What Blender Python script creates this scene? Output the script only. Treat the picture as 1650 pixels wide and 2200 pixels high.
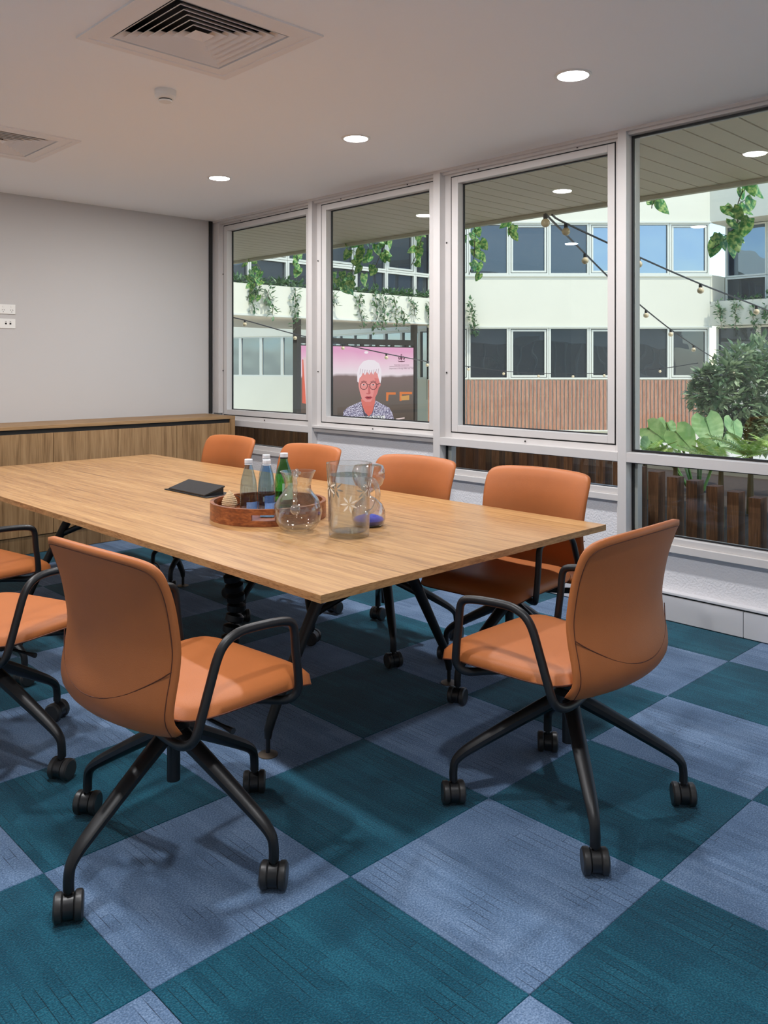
import bpy, bmesh, math, random
from mathutils import Vector, Matrix

for _o in list(bpy.data.objects):
    bpy.data.objects.remove(_o, do_unlink=True)
scene = bpy.context.scene
C = scene.collection
PI = math.pi
rnd = random.Random(7)

# ------------------------------------------------------------------ camera
FPX, HOR = 1796.76, 783.94           # focal length and horizon in pixels of the 1650 x 2200 frame
YAW = math.radians(44.016)
CAM = Vector((-0.930, -1.716, 1.404))
cam_data = bpy.data.cameras.new('camera')
cam = bpy.data.objects.new('camera', cam_data)
C.objects.link(cam)
cam.location = CAM
cam.rotation_euler = (PI / 2, 0, -YAW)
cam_data.sensor_fit = 'VERTICAL'
cam_data.sensor_height = 36.0
cam_data.lens = FPX / 2200 * 36.0
cam_data.shift_y = (HOR - 1100.0) / 2200.0
cam_data.clip_end = 300
scene.camera = cam

# ------------------------------------------------------------------ world, sun, exposure
world = bpy.data.worlds.new('world')
scene.world = world
world.use_nodes = True
wn = world.node_tree.nodes
wl = world.node_tree.links
bg = wn['Background']
sky = wn.new('ShaderNodeTexSky')
sky.sky_type = 'NISHITA'
sky.sun_disc = False
sky.sun_elevation = math.radians(52)
sky.sun_rotation = math.radians(187)
sky.air_density = 1.0
sky.dust_density = 0.6
wl.new(sky.outputs[0], bg.inputs[0])
bg.inputs[1].default_value = 0.34
sun_d = bpy.data.lights.new('sun', 'SUN')
sun_d.energy = 3.3
sun_d.angle = math.radians(2.0)
sun_d.color = (1.0, 0.96, 0.90)
sun = bpy.data.objects.new('sun', sun_d)
C.objects.link(sun)
sun.location = (-20, -20, 30)
sun.rotation_euler = Vector((0.06, 0.50, -0.95)).to_track_quat('-Z', 'Y').to_euler()
LAMP = 25.0      # watts of each ceiling downlight
vs = scene.view_settings
vs.view_transform = 'Standard'
vs.look = 'None'
vs.exposure = 0.0
vs.gamma = 1.0
vs.use_curve_mapping = False
cy = scene.cycles
cy.max_bounces = 10
cy.diffuse_bounces = 4
cy.glossy_bounces = 5
cy.transmission_bounces = 10
cy.transparent_max_bounces = 24
cy.caustics_reflective = False
cy.caustics_refractive = False
cy.sample_clamp_indirect = 6.0
cy.use_denoising = True

# ------------------------------------------------------------------ helpers
def lin(r, g, b):
    def f(c):
        c /= 255.0
        return c / 12.92 if c <= 0.04045 else ((c + 0.055) / 1.055) ** 2.4
    return (f(r), f(g), f(b), 1.0)

class MB:
    """collects shapes into one mesh"""
    def __init__(self):
        self.v = []
        self.f = []
        self.m = []
    def add(self, vs_, fs, mi=0):
        o = len(self.v)
        self.v.extend([tuple(p) for p in vs_])
        for f in fs:
            self.f.append(tuple(i + o for i in f))
            self.m.append(mi)
        return self
    def box(self, x0, x1, y0, y1, z0, z1, mi=0):
        v = [(x, y, z) for z in (z0, z1) for y in (y0, y1) for x in (x0, x1)]
        f = [(0, 2, 3, 1), (4, 5, 7, 6), (0, 1, 5, 4), (2, 6, 7, 3), (0, 4, 6, 2), (1, 3, 7, 5)]
        return self.add(v, f, mi)
    def frame_x(self, x0, x1, y0, y1, z0, z1, wl_, wr, wb, wt):
        """rectangular frame in a plane of constant x"""
        self.box(x0, x1, y0, y0 + wl_, z0, z1)
        self.box(x0, x1, y1 - wr, y1, z0, z1)
        self.box(x0, x1, y0 + wl_, y1 - wr, z0, z0 + wb)
        self.box(x0, x1, y0 + wl_, y1 - wr, z1 - wt, z1)
        return self
    def frame_y(self, x0, x1, y0, y1, z0, z1, w):
        self.box(x0, x0 + w, y0, y1, z0, z1)
        self.box(x1 - w, x1, y0, y1, z0, z1)
        self.box(x0 + w, x1 - w, y0, y1, z0, z0 + w)
        self.box(x0 + w, x1 - w, y0, y1, z1 - w, z1)
        return self
    def lathe(self, prof, n=24, c=(0, 0, 0), mi=0, cap0=True, cap1=True, rfun=None):
        v = []
        for k, (r, z) in enumerate(prof):
            for i in range(n):
                a = 2 * PI * i / n
                rr = r * (rfun(k, a, z) if rfun else 1.0)
                v.append((c[0] + rr * math.cos(a), c[1] + rr * math.sin(a), c[2] + z))
        f = []
        m = len(prof)
        for k in range(m - 1):
            for i in range(n):
                j = (i + 1) % n
                f.append((k * n + i, k * n + j, (k + 1) * n + j, (k + 1) * n + i))
        if cap0:
            f.append(tuple(reversed(range(n))))
        if cap1:
            f.append(tuple((m - 1) * n + i for i in range(n)))
        return self.add(v, f, mi)
    def tube(self, pts, rad, n=10, flat=1.0, mi=0, up=None):
        pts = [Vector(p) for p in pts]
        if not hasattr(rad, '__len__'):
            rad = [rad] * len(pts)
        v = []
        prev = None
        for k, p in enumerate(pts):
            if k == 0:
                t = pts[1] - p
            elif k == len(pts) - 1:
                t = p - pts[k - 1]
            else:
                t = (pts[k + 1] - p).normalized() + (p - pts[k - 1]).normalized()
            t.normalize()
            if prev is None:
                a = Vector(up) if up else (Vector((0, 0, 1)) if abs(t.z) < 0.9 else Vector((1, 0, 0)))
            else:
                a = prev
            n1 = (a - t * a.dot(t))
            if n1.length < 1e-6:
                n1 = Vector((1, 0, 0)) - t * t.x
            n1.normalize()
            prev = n1
            n2 = t.cross(n1)
            for i in range(n):
                an = 2 * PI * i / n
                v.append(p + n1 * (math.cos(an) * rad[k] * flat) + n2 * (math.sin(an) * rad[k]))
        f = []
        m = len(pts)
        for k in range(m - 1):
            for i in range(n):
                j = (i + 1) % n
                f.append((k * n + i, k * n + j, (k + 1) * n + j, (k + 1) * n + i))
        f.append(tuple(reversed(range(n))))
        f.append(tuple((m - 1) * n + i for i in range(n)))
        return self.add(v, f, mi)
    def ball(self, c, r, n=12, m=8, mi=0, sz=1.0):
        prof = [(max(1e-4, r * math.sin(PI * k / m)), -r * sz * math.cos(PI * k / m)) for k in range(m + 1)]
        return self.lathe(prof, n, c, mi, False, False)
    def prism(self, poly, fn, d0, d1, mi=0):
        """poly in 2-D, fn(a, b, d) -> 3-D"""
        n = len(poly)
        v = [fn(a, b, d0) for a, b in poly] + [fn(a, b, d1) for a, b in poly]
        f = [tuple(range(n)), tuple(reversed(range(n, 2 * n)))]
        for i in range(n):
            j = (i + 1) % n
            f.append((i, i + n, j + n, j))
        return self.add(v, f, mi)
    def mesh(self, name, smooth=False, angle=None):
        me = bpy.data.meshes.new(name)
        me.from_pydata(self.v, [], self.f)
        me.validate()
        bm = bmesh.new()
        bm.from_mesh(me)
        bmesh.ops.recalc_face_normals(bm, faces=bm.faces)
        if smooth:
            lim = math.radians(angle or 38)
            for fc in bm.faces:
                fc.smooth = True
            for e in bm.edges:
                if len(e.link_faces) == 2 and e.calc_face_angle(0) > lim:
                    e.smooth = False
        bm.to_mesh(me)
        bm.free()
        return me

def link(name, me, mat=None, parent=None, loc=None, rot=None, bevel=0):
    o = bpy.data.objects.new(name, me)
    C.objects.link(o)
    if mat is not None and hasattr(me, 'materials') and not me.materials:
        for m in (mat if isinstance(mat, (list, tuple)) else [mat]):
            me.materials.append(m)
    if parent is not None:
        o.parent = parent
    if loc is not None:
        o.location = loc
    if rot is not None:
        o.rotation_euler = rot
    if bevel:
        b = o.modifiers.new('bevel', 'BEVEL')
        b.width = bevel
        b.segments = 2
        b.limit_method = 'ANGLE'
    return o

def put(name, mb, mat=None, parent=None, smooth=False, bevel=0, loc=None, rot=None, angle=None):
    me = mb.mesh(name, smooth, angle)
    o = link(name, me, mat, parent, loc, rot, bevel)
    if mb.m and max(mb.m) > 0:
        for p, mi in zip(me.polygons, mb.m):
            p.material_index = mi
    return o

def tag(o, label=None, cat=None, group=None, kind=None):
    if label:
        o['label'] = label
    if cat:
        o['category'] = cat
    if group:
        o['group'] = group
    if kind:
        o['kind'] = kind
    return o

def thing(name, label=None, cat=None, loc=(0, 0, 0), rz=0.0, group=None, kind=None):
    o = bpy.data.objects.new(name, None)
    C.objects.link(o)
    o.empty_display_size = 0.1
    o.location = loc
    o.rotation_euler = (0, 0, rz)
    return tag(o, label, cat, group, kind)

KIDS = {}
def copy_tree(o, parent=None):
    c = o.copy()
    C.objects.link(c)
    c.parent = parent
    for ch in list(o.children):
        copy_tree(ch, c)
    return c

def at(u, v, d):
    """world point seen at pixel (u, v) of the photograph at depth d metres"""
    fw = Vector((math.sin(YAW), math.cos(YAW), 0))
    rt = Vector((math.cos(YAW), -math.sin(YAW), 0))
    return CAM + d * (fw + rt * ((u - 825) / FPX) + Vector((0, 0, 1)) * (-(v - HOR) / FPX))

def spline(pts, per=6):
    """Catmull-Rom through the points"""
    P = [Vector(p) for p in pts]
    P = [P[0] * 2 - P[1]] + P + [P[-1] * 2 - P[-2]]
    out = []
    for i in range(1, len(P) - 2):
        for k in range(per):
            t = k / per
            a, b, c_, d = P[i - 1], P[i], P[i + 1], P[i + 2]
            out.append(0.5 * ((2 * b) + (c_ - a) * t + (2 * a - 5 * b + 4 * c_ - d) * t * t + (3 * b - a - 3 * c_ + d) * t ** 3))
    out.append(P[-2])
    return out

def interp(x, xs, ys):
    if x <= xs[0]:
        return ys[0]
    for i in range(len(xs) - 1):
        if x <= xs[i + 1]:
            t = (x - xs[i]) / (xs[i + 1] - xs[i])
            return ys[i] + (ys[i + 1] - ys[i]) * t
    return ys[-1]

# ------------------------------------------------------------------ materials
def mat_new(name):
    m = bpy.data.materials.new(name)
    m.use_nodes = True
    return m, m.node_tree.nodes, m.node_tree.links, m.node_tree.nodes['Principled BSDF']

def plain(name, col, rough=0.5, metal=0.0, spec=0.5, noise=0.0, nscale=30, bump=0.0, bscale=200, emit=0.0, coat=0.0):
    m, N, L, B = mat_new(name)
    B.inputs['Base Color'].default_value = col
    B.inputs['Roughness'].default_value = rough
    B.inputs['Metallic'].default_value = metal
    B.inputs['Specular IOR Level'].default_value = spec
    B.inputs['Coat Weight'].default_value = coat
    tc = N.new('ShaderNodeTexCoord')
    if noise:
        nz = N.new('ShaderNodeTexNoise')
        nz.inputs['Scale'].default_value = nscale
        nz.inputs['Detail'].default_value = 4
        L.new(tc.outputs['Object'], nz.inputs['Vector'])
        mx = N.new('ShaderNodeMix')
        mx.data_type = 'RGBA'
        L.new(nz.outputs['Fac'], mx.inputs[0])
        mx.inputs[6].default_value = tuple(c * (1 - noise) for c in col[:3]) + (1,)
        mx.inputs[7].default_value = tuple(min(1, c * (1 + noise)) for c in col[:3]) + (1,)
        L.new(mx.outputs[2], B.inputs['Base Color'])
    if bump:
        nb = N.new('ShaderNodeTexNoise')
        nb.inputs['Scale'].default_value = bscale
        nb.inputs['Detail'].default_value = 3
        L.new(tc.outputs['Object'], nb.inputs['Vector'])
        bp = N.new('ShaderNodeBump')
        bp.inputs['Strength'].default_value = bump
        bp.inputs['Distance'].default_value = 0.004
        L.new(nb.outputs['Fac'], bp.inputs['Height'])
        L.new(bp.outputs['Normal'], B.inputs['Normal'])
    if emit:
        B.inputs['Emission Color'].default_value = col
        B.inputs['Emission Strength'].default_value = emit
    return m

def wood(name, cols, scale, rough=0.45, spec=0.4, fine=1.0, rnd_per_obj=True, bump=0.05):
    """cols dark..light, scale = Mapping scale (small along the grain)"""
    m, N, L, B = mat_new(name)
    tc = N.new('ShaderNodeTexCoord')
    mp = N.new('ShaderNodeMapping')
    mp.inputs['Scale'].default_value = scale
    L.new(tc.outputs['Object'], mp.inputs['Vector'])
    vec = mp.outputs['Vector']
    if rnd_per_obj:
        oi = N.new('ShaderNodeObjectInfo')
        ml = N.new('ShaderNodeMath')
        ml.operation = 'MULTIPLY'
        ml.inputs[1].default_value = 57.0
        L.new(oi.outputs['Random'], ml.inputs[0])
        ad = N.new('ShaderNodeVectorMath')
        ad.operation = 'ADD'
        L.new(vec, ad.inputs[0])
        cb = N.new('ShaderNodeCombineXYZ')
        for k in range(3):
            L.new(ml.outputs[0], cb.inputs[k])
        L.new(cb.outputs[0], ad.inputs[1])
        vec = ad.outputs[0]
    n1 = N.new('ShaderNodeTexNoise')
    n1.inputs['Scale'].default_value = 1.0
    n1.inputs['Detail'].default_value = 5
    n1.inputs['Roughness'].default_value = 0.62
    n1.inputs['Distortion'].default_value = 0.7
    L.new(vec, n1.inputs['Vector'])
    n2 = N.new('ShaderNodeTexNoise')
    n2.inputs['Scale'].default_value = 5.5 * fine
    n2.inputs['Detail'].default_value = 4
    L.new(vec, n2.inputs['Vector'])
    a = N.new('ShaderNodeMath')
    a.operation = 'MULTIPLY'
    a.inputs[1].default_value = 0.38
    L.new(n2.outputs['Fac'], a.inputs[0])
    b = N.new('ShaderNodeMath')
    b.operation = 'MULTIPLY_ADD'
    b.inputs[1].default_value = 0.62
    L.new(n1.outputs['Fac'], b.inputs[0])
    L.new(a.outputs[0], b.inputs[2])
    r = N.new('ShaderNodeValToRGB')
    L.new(b.outputs[0], r.inputs[0])
    e = r.color_ramp.elements
    e[0].position = 0.34
    e[0].color = cols[0]
    e[1].position = 0.66
    e[1].color = cols[-1]
    for k, c in enumerate(cols[1:-1]):
        x = e.new(0.34 + 0.32 * (k + 1) / (len(cols) - 1))
        x.color = c
    L.new(r.outputs[0], B.inputs['Base Color'])
    B.inputs['Roughness'].default_value = rough
    B.inputs['Specular IOR Level'].default_value = spec
    if bump:
        bp = N.new('ShaderNodeBump')
        bp.inputs['Strength'].default_value = bump
        bp.inputs['Distance'].default_value = 0.002
        L.new(b.outputs[0], bp.inputs['Height'])
        L.new(bp.outputs['Normal'], B.inputs['Normal'])
    return m

def glass_pane(name, tint=(0.93, 0.97, 0.95, 1), k=1.0, power=5.0):
    """thin window glass: see-through with a Fresnel reflection"""
    m, N, L, B = mat_new(name)
    N.remove(B)
    out = N['Material Output']
    tr = N.new('ShaderNodeBsdfTransparent')
    tr.inputs[0].default_value = tint
    gl = N.new('ShaderNodeBsdfGlossy')
    gl.inputs['Roughness'].default_value = 0.0
    lw = N.new('ShaderNodeLayerWeight')      # Schlick reflectance, the same from both sides of the pane
    lw.inputs['Blend'].default_value = 0.5
    pw = N.new('ShaderNodeMath')
    pw.operation = 'POWER'
    pw.inputs[1].default_value = power
    L.new(lw.outputs['Facing'], pw.inputs[0])
    mu = N.new('ShaderNodeMath')
    mu.operation = 'MULTIPLY_ADD'
    mu.inputs[1].default_value = 0.95
    mu.inputs[2].default_value = 0.045 * k
    L.new(pw.outputs[0], mu.inputs[0])
    mx = N.new('ShaderNodeMixShader')
    L.new(mu.outputs[0], mx.inputs[0])
    L.new(tr.outputs[0], mx.inputs[1])
    L.new(gl.outputs[0], mx.inputs[2])
    L.new(mx.outputs[0], out.inputs['Surface'])
    return m

def real_glass(name, col=(1, 1, 1, 1), rough=0.0, ior=1.45, clear=0.0):
    """refracting glass; clear = share of straight see-through so that shadows stay light"""
    m, N, L, B = mat_new(name)
    N.remove(B)
    out = N['Material Output']
    g = N.new('ShaderNodeBsdfGlass')
    g.inputs['Color'].default_value = col
    g.inputs['Roughness'].default_value = rough
    g.inputs['IOR'].default_value = ior
    t = N.new('ShaderNodeBsdfTransparent')
    t.inputs[0].default_value = col
    mx = N.new('ShaderNodeMixShader')
    mx.inputs[0].default_value = clear
    L.new(g.outputs[0], mx.inputs[1])
    L.new(t.outputs[0], mx.inputs[2])
    L.new(mx.outputs[0], out.inputs['Surface'])
    return m

def mirror_glass(name, tint, refl, wave=0.06, wscale=0.9):
    """tinted glazing of the far facades, slightly wavy; reflections coloured blue"""
    m, N, L, B = mat_new(name)
    B.inputs['Base Color'].default_value = tint
    B.inputs['Roughness'].default_value = 0.25
    gl = N.new('ShaderNodeBsdfGlossy')
    gl.inputs['Roughness'].default_value = 0.0
    gl.inputs['Color'].default_value = (0.62, 0.8, 1.0, 1)  # blue put into the reflection to deepen the mirrored sky
    tc = N.new('ShaderNodeTexCoord')
    nz = N.new('ShaderNodeTexNoise')
    nz.inputs['Scale'].default_value = wscale
    nz.inputs['Detail'].default_value = 1
    L.new(tc.outputs['Object'], nz.inputs['Vector'])
    bp = N.new('ShaderNodeBump')
    bp.inputs['Strength'].default_value = wave
    bp.inputs['Distance'].default_value = 0.25
    L.new(nz.outputs['Fac'], bp.inputs['Height'])
    L.new(bp.outputs['Normal'], gl.inputs['Normal'])
    mx = N.new('ShaderNodeMixShader')
    mx.inputs[0].default_value = refl
    L.new(B.outputs[0], mx.inputs[1])
    L.new(gl.outputs[0], mx.inputs[2])
    L.new(mx.outputs[0], N['Material Output'].inputs['Surface'])
    return m

def carpet(name, base, dark, light):
    m, N, L, B = mat_new(name)
    tc = N.new('ShaderNodeTexCoord')
    geo = N.new('ShaderNodeNewGeometry')
    # strips of slightly different shade running along y, of uneven length
    mp = N.new('ShaderNodeMapping')
    mp.inputs['Rotation'].default_value = (0, 0, PI / 2)
    L.new(geo.outputs['Position'], mp.inputs['Vector'])
    br = N.new('ShaderNodeTexBrick')
    br.offset = 0.37
    br.inputs['Scale'].default_value = 1.0
    br.inputs['Brick Width'].default_value = 0.31
    br.inputs['Row Height'].default_value = 0.027
    br.inputs['Mortar Size'].default_value = 0.0012
    br.inputs['Mortar Smooth'].default_value = 0.3
    br.inputs['Bias'].default_value = 0.0
    br.inputs['Color1'].default_value = (0, 0, 0, 1)
    br.inputs['Color2'].default_value = (1, 1, 1, 1)
    br.inputs['Mortar'].default_value = (0.5, 0.5, 0.5, 1)
    L.new(mp.outputs['Vector'], br.inputs['Vector'])
    # broad patches
    n0 = N.new('ShaderNodeTexNoise')
    n0.inputs['Scale'].default_value = 4.0
    n0.inputs['Detail'].default_value = 2
    L.new(geo.outputs['Position'], n0.inputs['Vector'])
    # fine pile
    n1 = N.new('ShaderNodeTexNoise')
    n1.inputs['Scale'].default_value = 210
    n1.inputs['Detail'].default_value = 2
    L.new(geo.outputs['Position'], n1.inputs['Vector'])
    bw = N.new('ShaderNodeRGBToBW')
    L.new(br.outputs['Color'], bw.inputs[0])
    s1 = N.new('ShaderNodeMath'); s1.operation = 'MULTIPLY'; s1.inputs[1].default_value = 0.09
    L.new(bw.outputs[0], s1.inputs[0])
    s2 = N.new('ShaderNodeMath'); s2.operation = 'MULTIPLY_ADD'; s2.inputs[1].default_value = 0.34
    L.new(n0.outputs['Fac'], s2.inputs[0]); L.new(s1.outputs[0], s2.inputs[2])
    s3 = N.new('ShaderNodeMath'); s3.operation = 'MULTIPLY_ADD'; s3.inputs[1].default_value = 0.75
    L.new(n1.outputs['Fac'], s3.inputs[0]); L.new(s2.outputs[0], s3.inputs[2])
    r = N.new('ShaderNodeValToRGB')
    e = r.color_ramp.elements
    e[0].position = 0.33; e[0].color = dark
    e[1].position = 0.86; e[1].color = light
    x = e.new(0.58); x.color = base
    L.new(s3.outputs[0], r.inputs[0])
    # tuft gaps: thin broken dark lines between the strips
    n2 = N.new('ShaderNodeTexNoise')
    n2.inputs['Scale'].default_value = 5.0
    L.new(geo.outputs['Position'], n2.inputs['Vector'])
    th = N.new('ShaderNodeMapRange')
    th.inputs['From Min'].default_value = 0.50
    th.inputs['From Max'].default_value = 0.60
    L.new(n2.outputs['Fac'], th.inputs['Value'])
    ml = N.new('ShaderNodeMath'); ml.operation = 'MULTIPLY'
    L.new(br.outputs['Fac'], ml.inputs[0]); L.new(th.outputs[0], ml.inputs[1])
    m2 = N.new('ShaderNodeMath'); m2.operation = 'MULTIPLY'; m2.inputs[1].default_value = 0.75
    L.new(ml.outputs[0], m2.inputs[0])
    mx = N.new('ShaderNodeMix'); mx.data_type = 'RGBA'
    L.new(m2.outputs[0], mx.inputs[0])
    L.new(r.outputs[0], mx.inputs[6])
    mx.inputs[7].default_value = tuple(c * 0.25 for c in dark[:3]) + (1,)
    L.new(mx.outputs[2], B.inputs['Base Color'])
    B.inputs['Roughness'].default_value = 0.95
    B.inputs['Specular IOR Level'].default_value = 0.1
    B.inputs['Sheen Weight'].default_value = 0.15
    bp = N.new('ShaderNodeBump')
    bp.inputs['Strength'].default_value = 0.55
    bp.inputs['Distance'].default_value = 0.006
    L.new(n1.outputs['Fac'], bp.inputs['Height'])
    L.new(bp.outputs['Normal'], B.inputs['Normal'])
    return m

def leafmat(name, a, b, sc=18.0):
    m, N, L, B = mat_new(name)
    tc = N.new('ShaderNodeTexCoord')
    oi = N.new('ShaderNodeObjectInfo')
    ad = N.new('ShaderNodeVectorMath'); ad.operation = 'ADD'
    L.new(tc.outputs['Object'], ad.inputs[0])
    cb = N.new('ShaderNodeCombineXYZ')
    L.new(oi.outputs['Random'], cb.inputs[0]); L.new(oi.outputs['Random'], cb.inputs[1])
    L.new(cb.outputs[0], ad.inputs[1])
    nz = N.new('ShaderNodeTexNoise')
    nz.inputs['Scale'].default_value = sc
    nz.inputs['Detail'].default_value = 3
    L.new(ad.outputs[0], nz.inputs['Vector'])
    r = N.new('ShaderNodeValToRGB')
    r.color_ramp.elements[0].position = 0.42; r.color_ramp.elements[0].color = a
    r.color_ramp.elements[1].position = 0.66; r.color_ramp.elements[1].color = b
    L.new(nz.outputs['Fac'], r.inputs[0])
    L.new(r.outputs[0], B.inputs['Base Color'])
    B.inputs['Roughness'].default_value = 0.42
    B.inputs['Subsurface Weight'].default_value = 0.0
    t = N.new('ShaderNodeBsdfTranslucent')
    L.new(r.outputs[0], t.inputs[0])
    mx = N.new('ShaderNodeMixShader'); mx.inputs[0].default_value = 0.25
    L.new(B.outputs[0], mx.inputs[1]); L.new(t.outputs[0], mx.inputs[2])
    L.new(mx.outputs[0], N['Material Output'].inputs['Surface'])
    return m

def emis(name, col, s=1.0):
    m, N, L, B = mat_new(name)
    N.remove(B)
    e = N.new('ShaderNodeEmission')
    e.inputs[0].default_value = col
    e.inputs[1].default_value = s
    L.new(e.outputs[0], N['Material Output'].inputs['Surface'])
    return m

M = {}
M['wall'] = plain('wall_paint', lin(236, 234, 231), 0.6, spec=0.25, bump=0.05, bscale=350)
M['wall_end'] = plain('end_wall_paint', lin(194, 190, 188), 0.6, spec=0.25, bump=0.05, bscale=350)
M['ceiling'] = plain('ceiling_paint', lin(247, 249, 251), 0.75, spec=0.2)
M['render'] = plain('render_white', lin(222, 221, 224), 0.7, spec=0.2, bump=0.9, bscale=90)
M['alu'] = plain('white_aluminium', lin(206, 202, 200), 0.38, spec=0.5, noise=0.03, nscale=9)
M['gasket'] = plain('black_gasket', lin(18, 18, 20), 0.5)
M['duct'] = plain('skirting_plastic', lin(214, 213, 216), 0.4)
M['glass'] = glass_pane('window_glass', (0.95, 0.975, 0.96, 1), 0.9)
M['oak'] = wood('oak_laminate', [lin(130, 90, 52), lin(168, 124, 78), lin(186, 142, 91), lin(200, 158, 107)], (34, 1.25, 34), 0.36, 0.5, 1.0, False, 0.03)
M['oak_edge'] = wood('oak_edging', [lin(128, 92, 58), lin(172, 132, 88), lin(196, 156, 108)], (9, 9, 60), 0.5, 0.3, 1.0, False)
M['cab'] = wood('oak_cabinet', [lin(118, 88, 56), lin(152, 118, 80), lin(172, 138, 98)], (22, 22, 1.0), 0.5, 0.35)
M['cabtop'] = wood('oak_cabinet_top', [lin(118, 88, 56), lin(152, 118, 80), lin(172, 138, 98)], (1.0, 22, 22), 0.5, 0.35)
M['dark_gap'] = plain('shadow_black', lin(20, 19, 18), 0.8)
M['leather'] = plain('tan_leather', lin(176, 103, 54), 0.5, spec=0.4, noise=0.06, nscale=14, bump=0.12, bscale=420)
M['stitch'] = plain('dark_stitching', lin(92, 46, 24), 0.7)
M['black'] = plain('black_powder_coat', lin(22, 22, 24), 0.42, spec=0.45, bump=0.03, bscale=600)
M['plastic'] = plain('black_plastic', lin(26, 26, 28), 0.35)
M['tyre'] = plain('dark_wheel', lin(44, 43, 43), 0.38)
M['teal'] = carpet('carpet_teal', lin(12, 74, 94), lin(4, 42, 58), lin(40, 112, 132))
M['blue'] = carpet('carpet_slate_blue', lin(92, 118, 150), lin(54, 76, 104), lin(140, 164, 196))
M['white_plastic'] = plain('white_plastic', lin(228, 226, 222), 0.4)
M['vent'] = plain('vent_white', lin(236, 232, 230), 0.5)
M['vent_dark'] = plain('vent_plenum', lin(30, 31, 34), 0.9)
M['lamp'] = emis('lamp_diffuser', (0.985, 0.985, 1.0, 1), 60.0)
M['traywood'] = wood('acacia_wood', [lin(84, 42, 20), lin(128, 68, 34), lin(168, 100, 54)], (9, 9, 30), 0.38, 0.5, 1.0, False)
M['tableglass'] = glass_pane('clear_glass', (0.965, 0.975, 0.97, 1), 1.5, 2.6)
M['solidglass'] = glass_pane('solid_glass', (0.93, 0.95, 0.95, 1), 4.0, 1.8)
M['water'] = glass_pane('water', (0.95, 0.965, 0.97, 1), 0.8, 4.0)
M['etch'] = plain('etched_glass', lin(232, 226, 214), 0.5)
M['pet'] = glass_pane('blue_bottle_plastic', (0.64, 0.79, 0.92, 1), 1.6, 3.0)
M['green'] = glass_pane('green_bottle_plastic', (0.20, 0.66, 0.28, 1), 1.6, 3.0)
M['cap'] = plain('bottle_cap', lin(222, 226, 232), 0.35)
M['label_clear'] = plain('bottle_print', lin(126, 156, 200), 0.4, noise=0.35, nscale=160)
M['label_green'] = plain('green_bottle_print', lin(150, 190, 160), 0.4, noise=0.25, nscale=120)
M['crochet'] = plain('crochet_yarn', lin(206, 174, 134), 0.9, noise=0.45, nscale=110)
M['sand'] = plain('blue_sand', lin(44, 62, 176), 0.8, noise=0.2, nscale=300)
# outside
M['facade'] = plain('facade_render', lin(226, 222, 202), 0.75, spec=0.2, noise=0.05, nscale=0.7, bump=0.25, bscale=25)
M['winframe'] = plain('facade_window_frame', lin(220, 220, 206), 0.5)
M['fglass'] = mirror_glass('facade_glass', lin(40, 46, 50), 0.06, 0.03)
M['fglass2'] = mirror_glass('facade_glass_sky', lin(36, 50, 64), 0.28, 0.05)  # bluer, more mirroring copy for panes that reflect the sky
M['soffit'] = plain('soffit_boards', lin(240, 226, 200), 0.6, noise=0.04, nscale=3)
M['soffit_gap'] = plain('soffit_gap', lin(40, 34, 28), 0.9)
M['batten'] = wood('timber_batten', [lin(140, 96, 76), lin(182, 132, 108), lin(204, 158, 130)], (30, 30, 1.6), 0.7, 0.2)
M['post'] = wood('dark_timber_post', [lin(70, 46, 32), lin(106, 72, 50), lin(136, 96, 68)], (36, 36, 2.0), 0.65, 0.25)
M['paving'] = plain('courtyard_paving', lin(208, 204, 192), 0.85, noise=0.1, nscale=2)
M['soil'] = plain('soil', lin(62, 50, 40), 0.95, noise=0.4, nscale=25)
M['screen_frame'] = plain('dark_steel', lin(58, 56, 54), 0.5)
M['pothos'] = leafmat('pothos_leaf', lin(60, 140, 64), lin(196, 220, 130), 4.5)
M['ivy'] = leafmat('ivy_leaf', lin(44, 92, 50), lin(120, 152, 104), 9)
M['aloc'] = leafmat('elephant_ear_leaf', lin(128, 170, 104), lin(166, 200, 134), 3)
M['fern'] = leafmat('fern_leaf', lin(150, 190, 84), lin(214, 228, 146), 9)
M['treeleaf'] = leafmat('tree_leaf', lin(92, 122, 84), lin(176, 192, 150), 5)
M['stem'] = plain('plant_stem', lin(92, 84, 58), 0.8)
M['stem_green'] = plain('green_stem', lin(86, 128, 66), 0.6)
M['cable'] = plain('black_cable', lin(24, 24, 26), 0.5)
M['bulb'] = plain('bulb_glass', lin(222, 200, 160), 0.12, spec=0.8)

# ================================================================== ROOM SHELL
XW = 3.42      # inner face of the rendered wall under the windows
YB = 5.05      # back wall
ZC = 2.75
X0, Y0 = -2.4, -3.0

# floor with carpet tiles
T = 0.6
floor = put('floor', MB().box(X0, XW + 0.02, Y0, YB, -0.12, -0.008), plain('screed', lin(60, 60, 62), 0.9))
tag(floor, 'carpeted floor laid in a teal and slate blue checkerboard', 'floor', kind='structure')
def tile_mesh(nm, w, d):
    mb = MB()
    e = 0.0005
    b = 0.0015
    v = [(e, e, 0), (w - e, e, 0), (w - e, d - e, 0), (e, d - e, 0)]
    v += [(e, e, 0.0065), (w - e, e, 0.0065), (w - e, d - e, 0.0065), (e, d - e, 0.0065)]
    v += [(e + b, e + b, 0.008), (w - e - b, e + b, 0.008), (w - e - b, d - e - b, 0.008), (e + b, d - e - b, 0.008)]
    f = [(8, 9, 10, 11)]
    for o in (0, 4):
        for i in range(4):
            j = (i + 1) % 4
            f.append((o + i, o + j, o + j + 4, o + i + 4))
    mb.add(v, f)
    return mb.mesh(nm)
tile_cache = {}
ix0, ix1 = math.floor(X0 / T), math.ceil((XW + 0.01) / T)
iy0, iy1 = math.floor(Y0 / T), math.ceil(YB / T)
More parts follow.
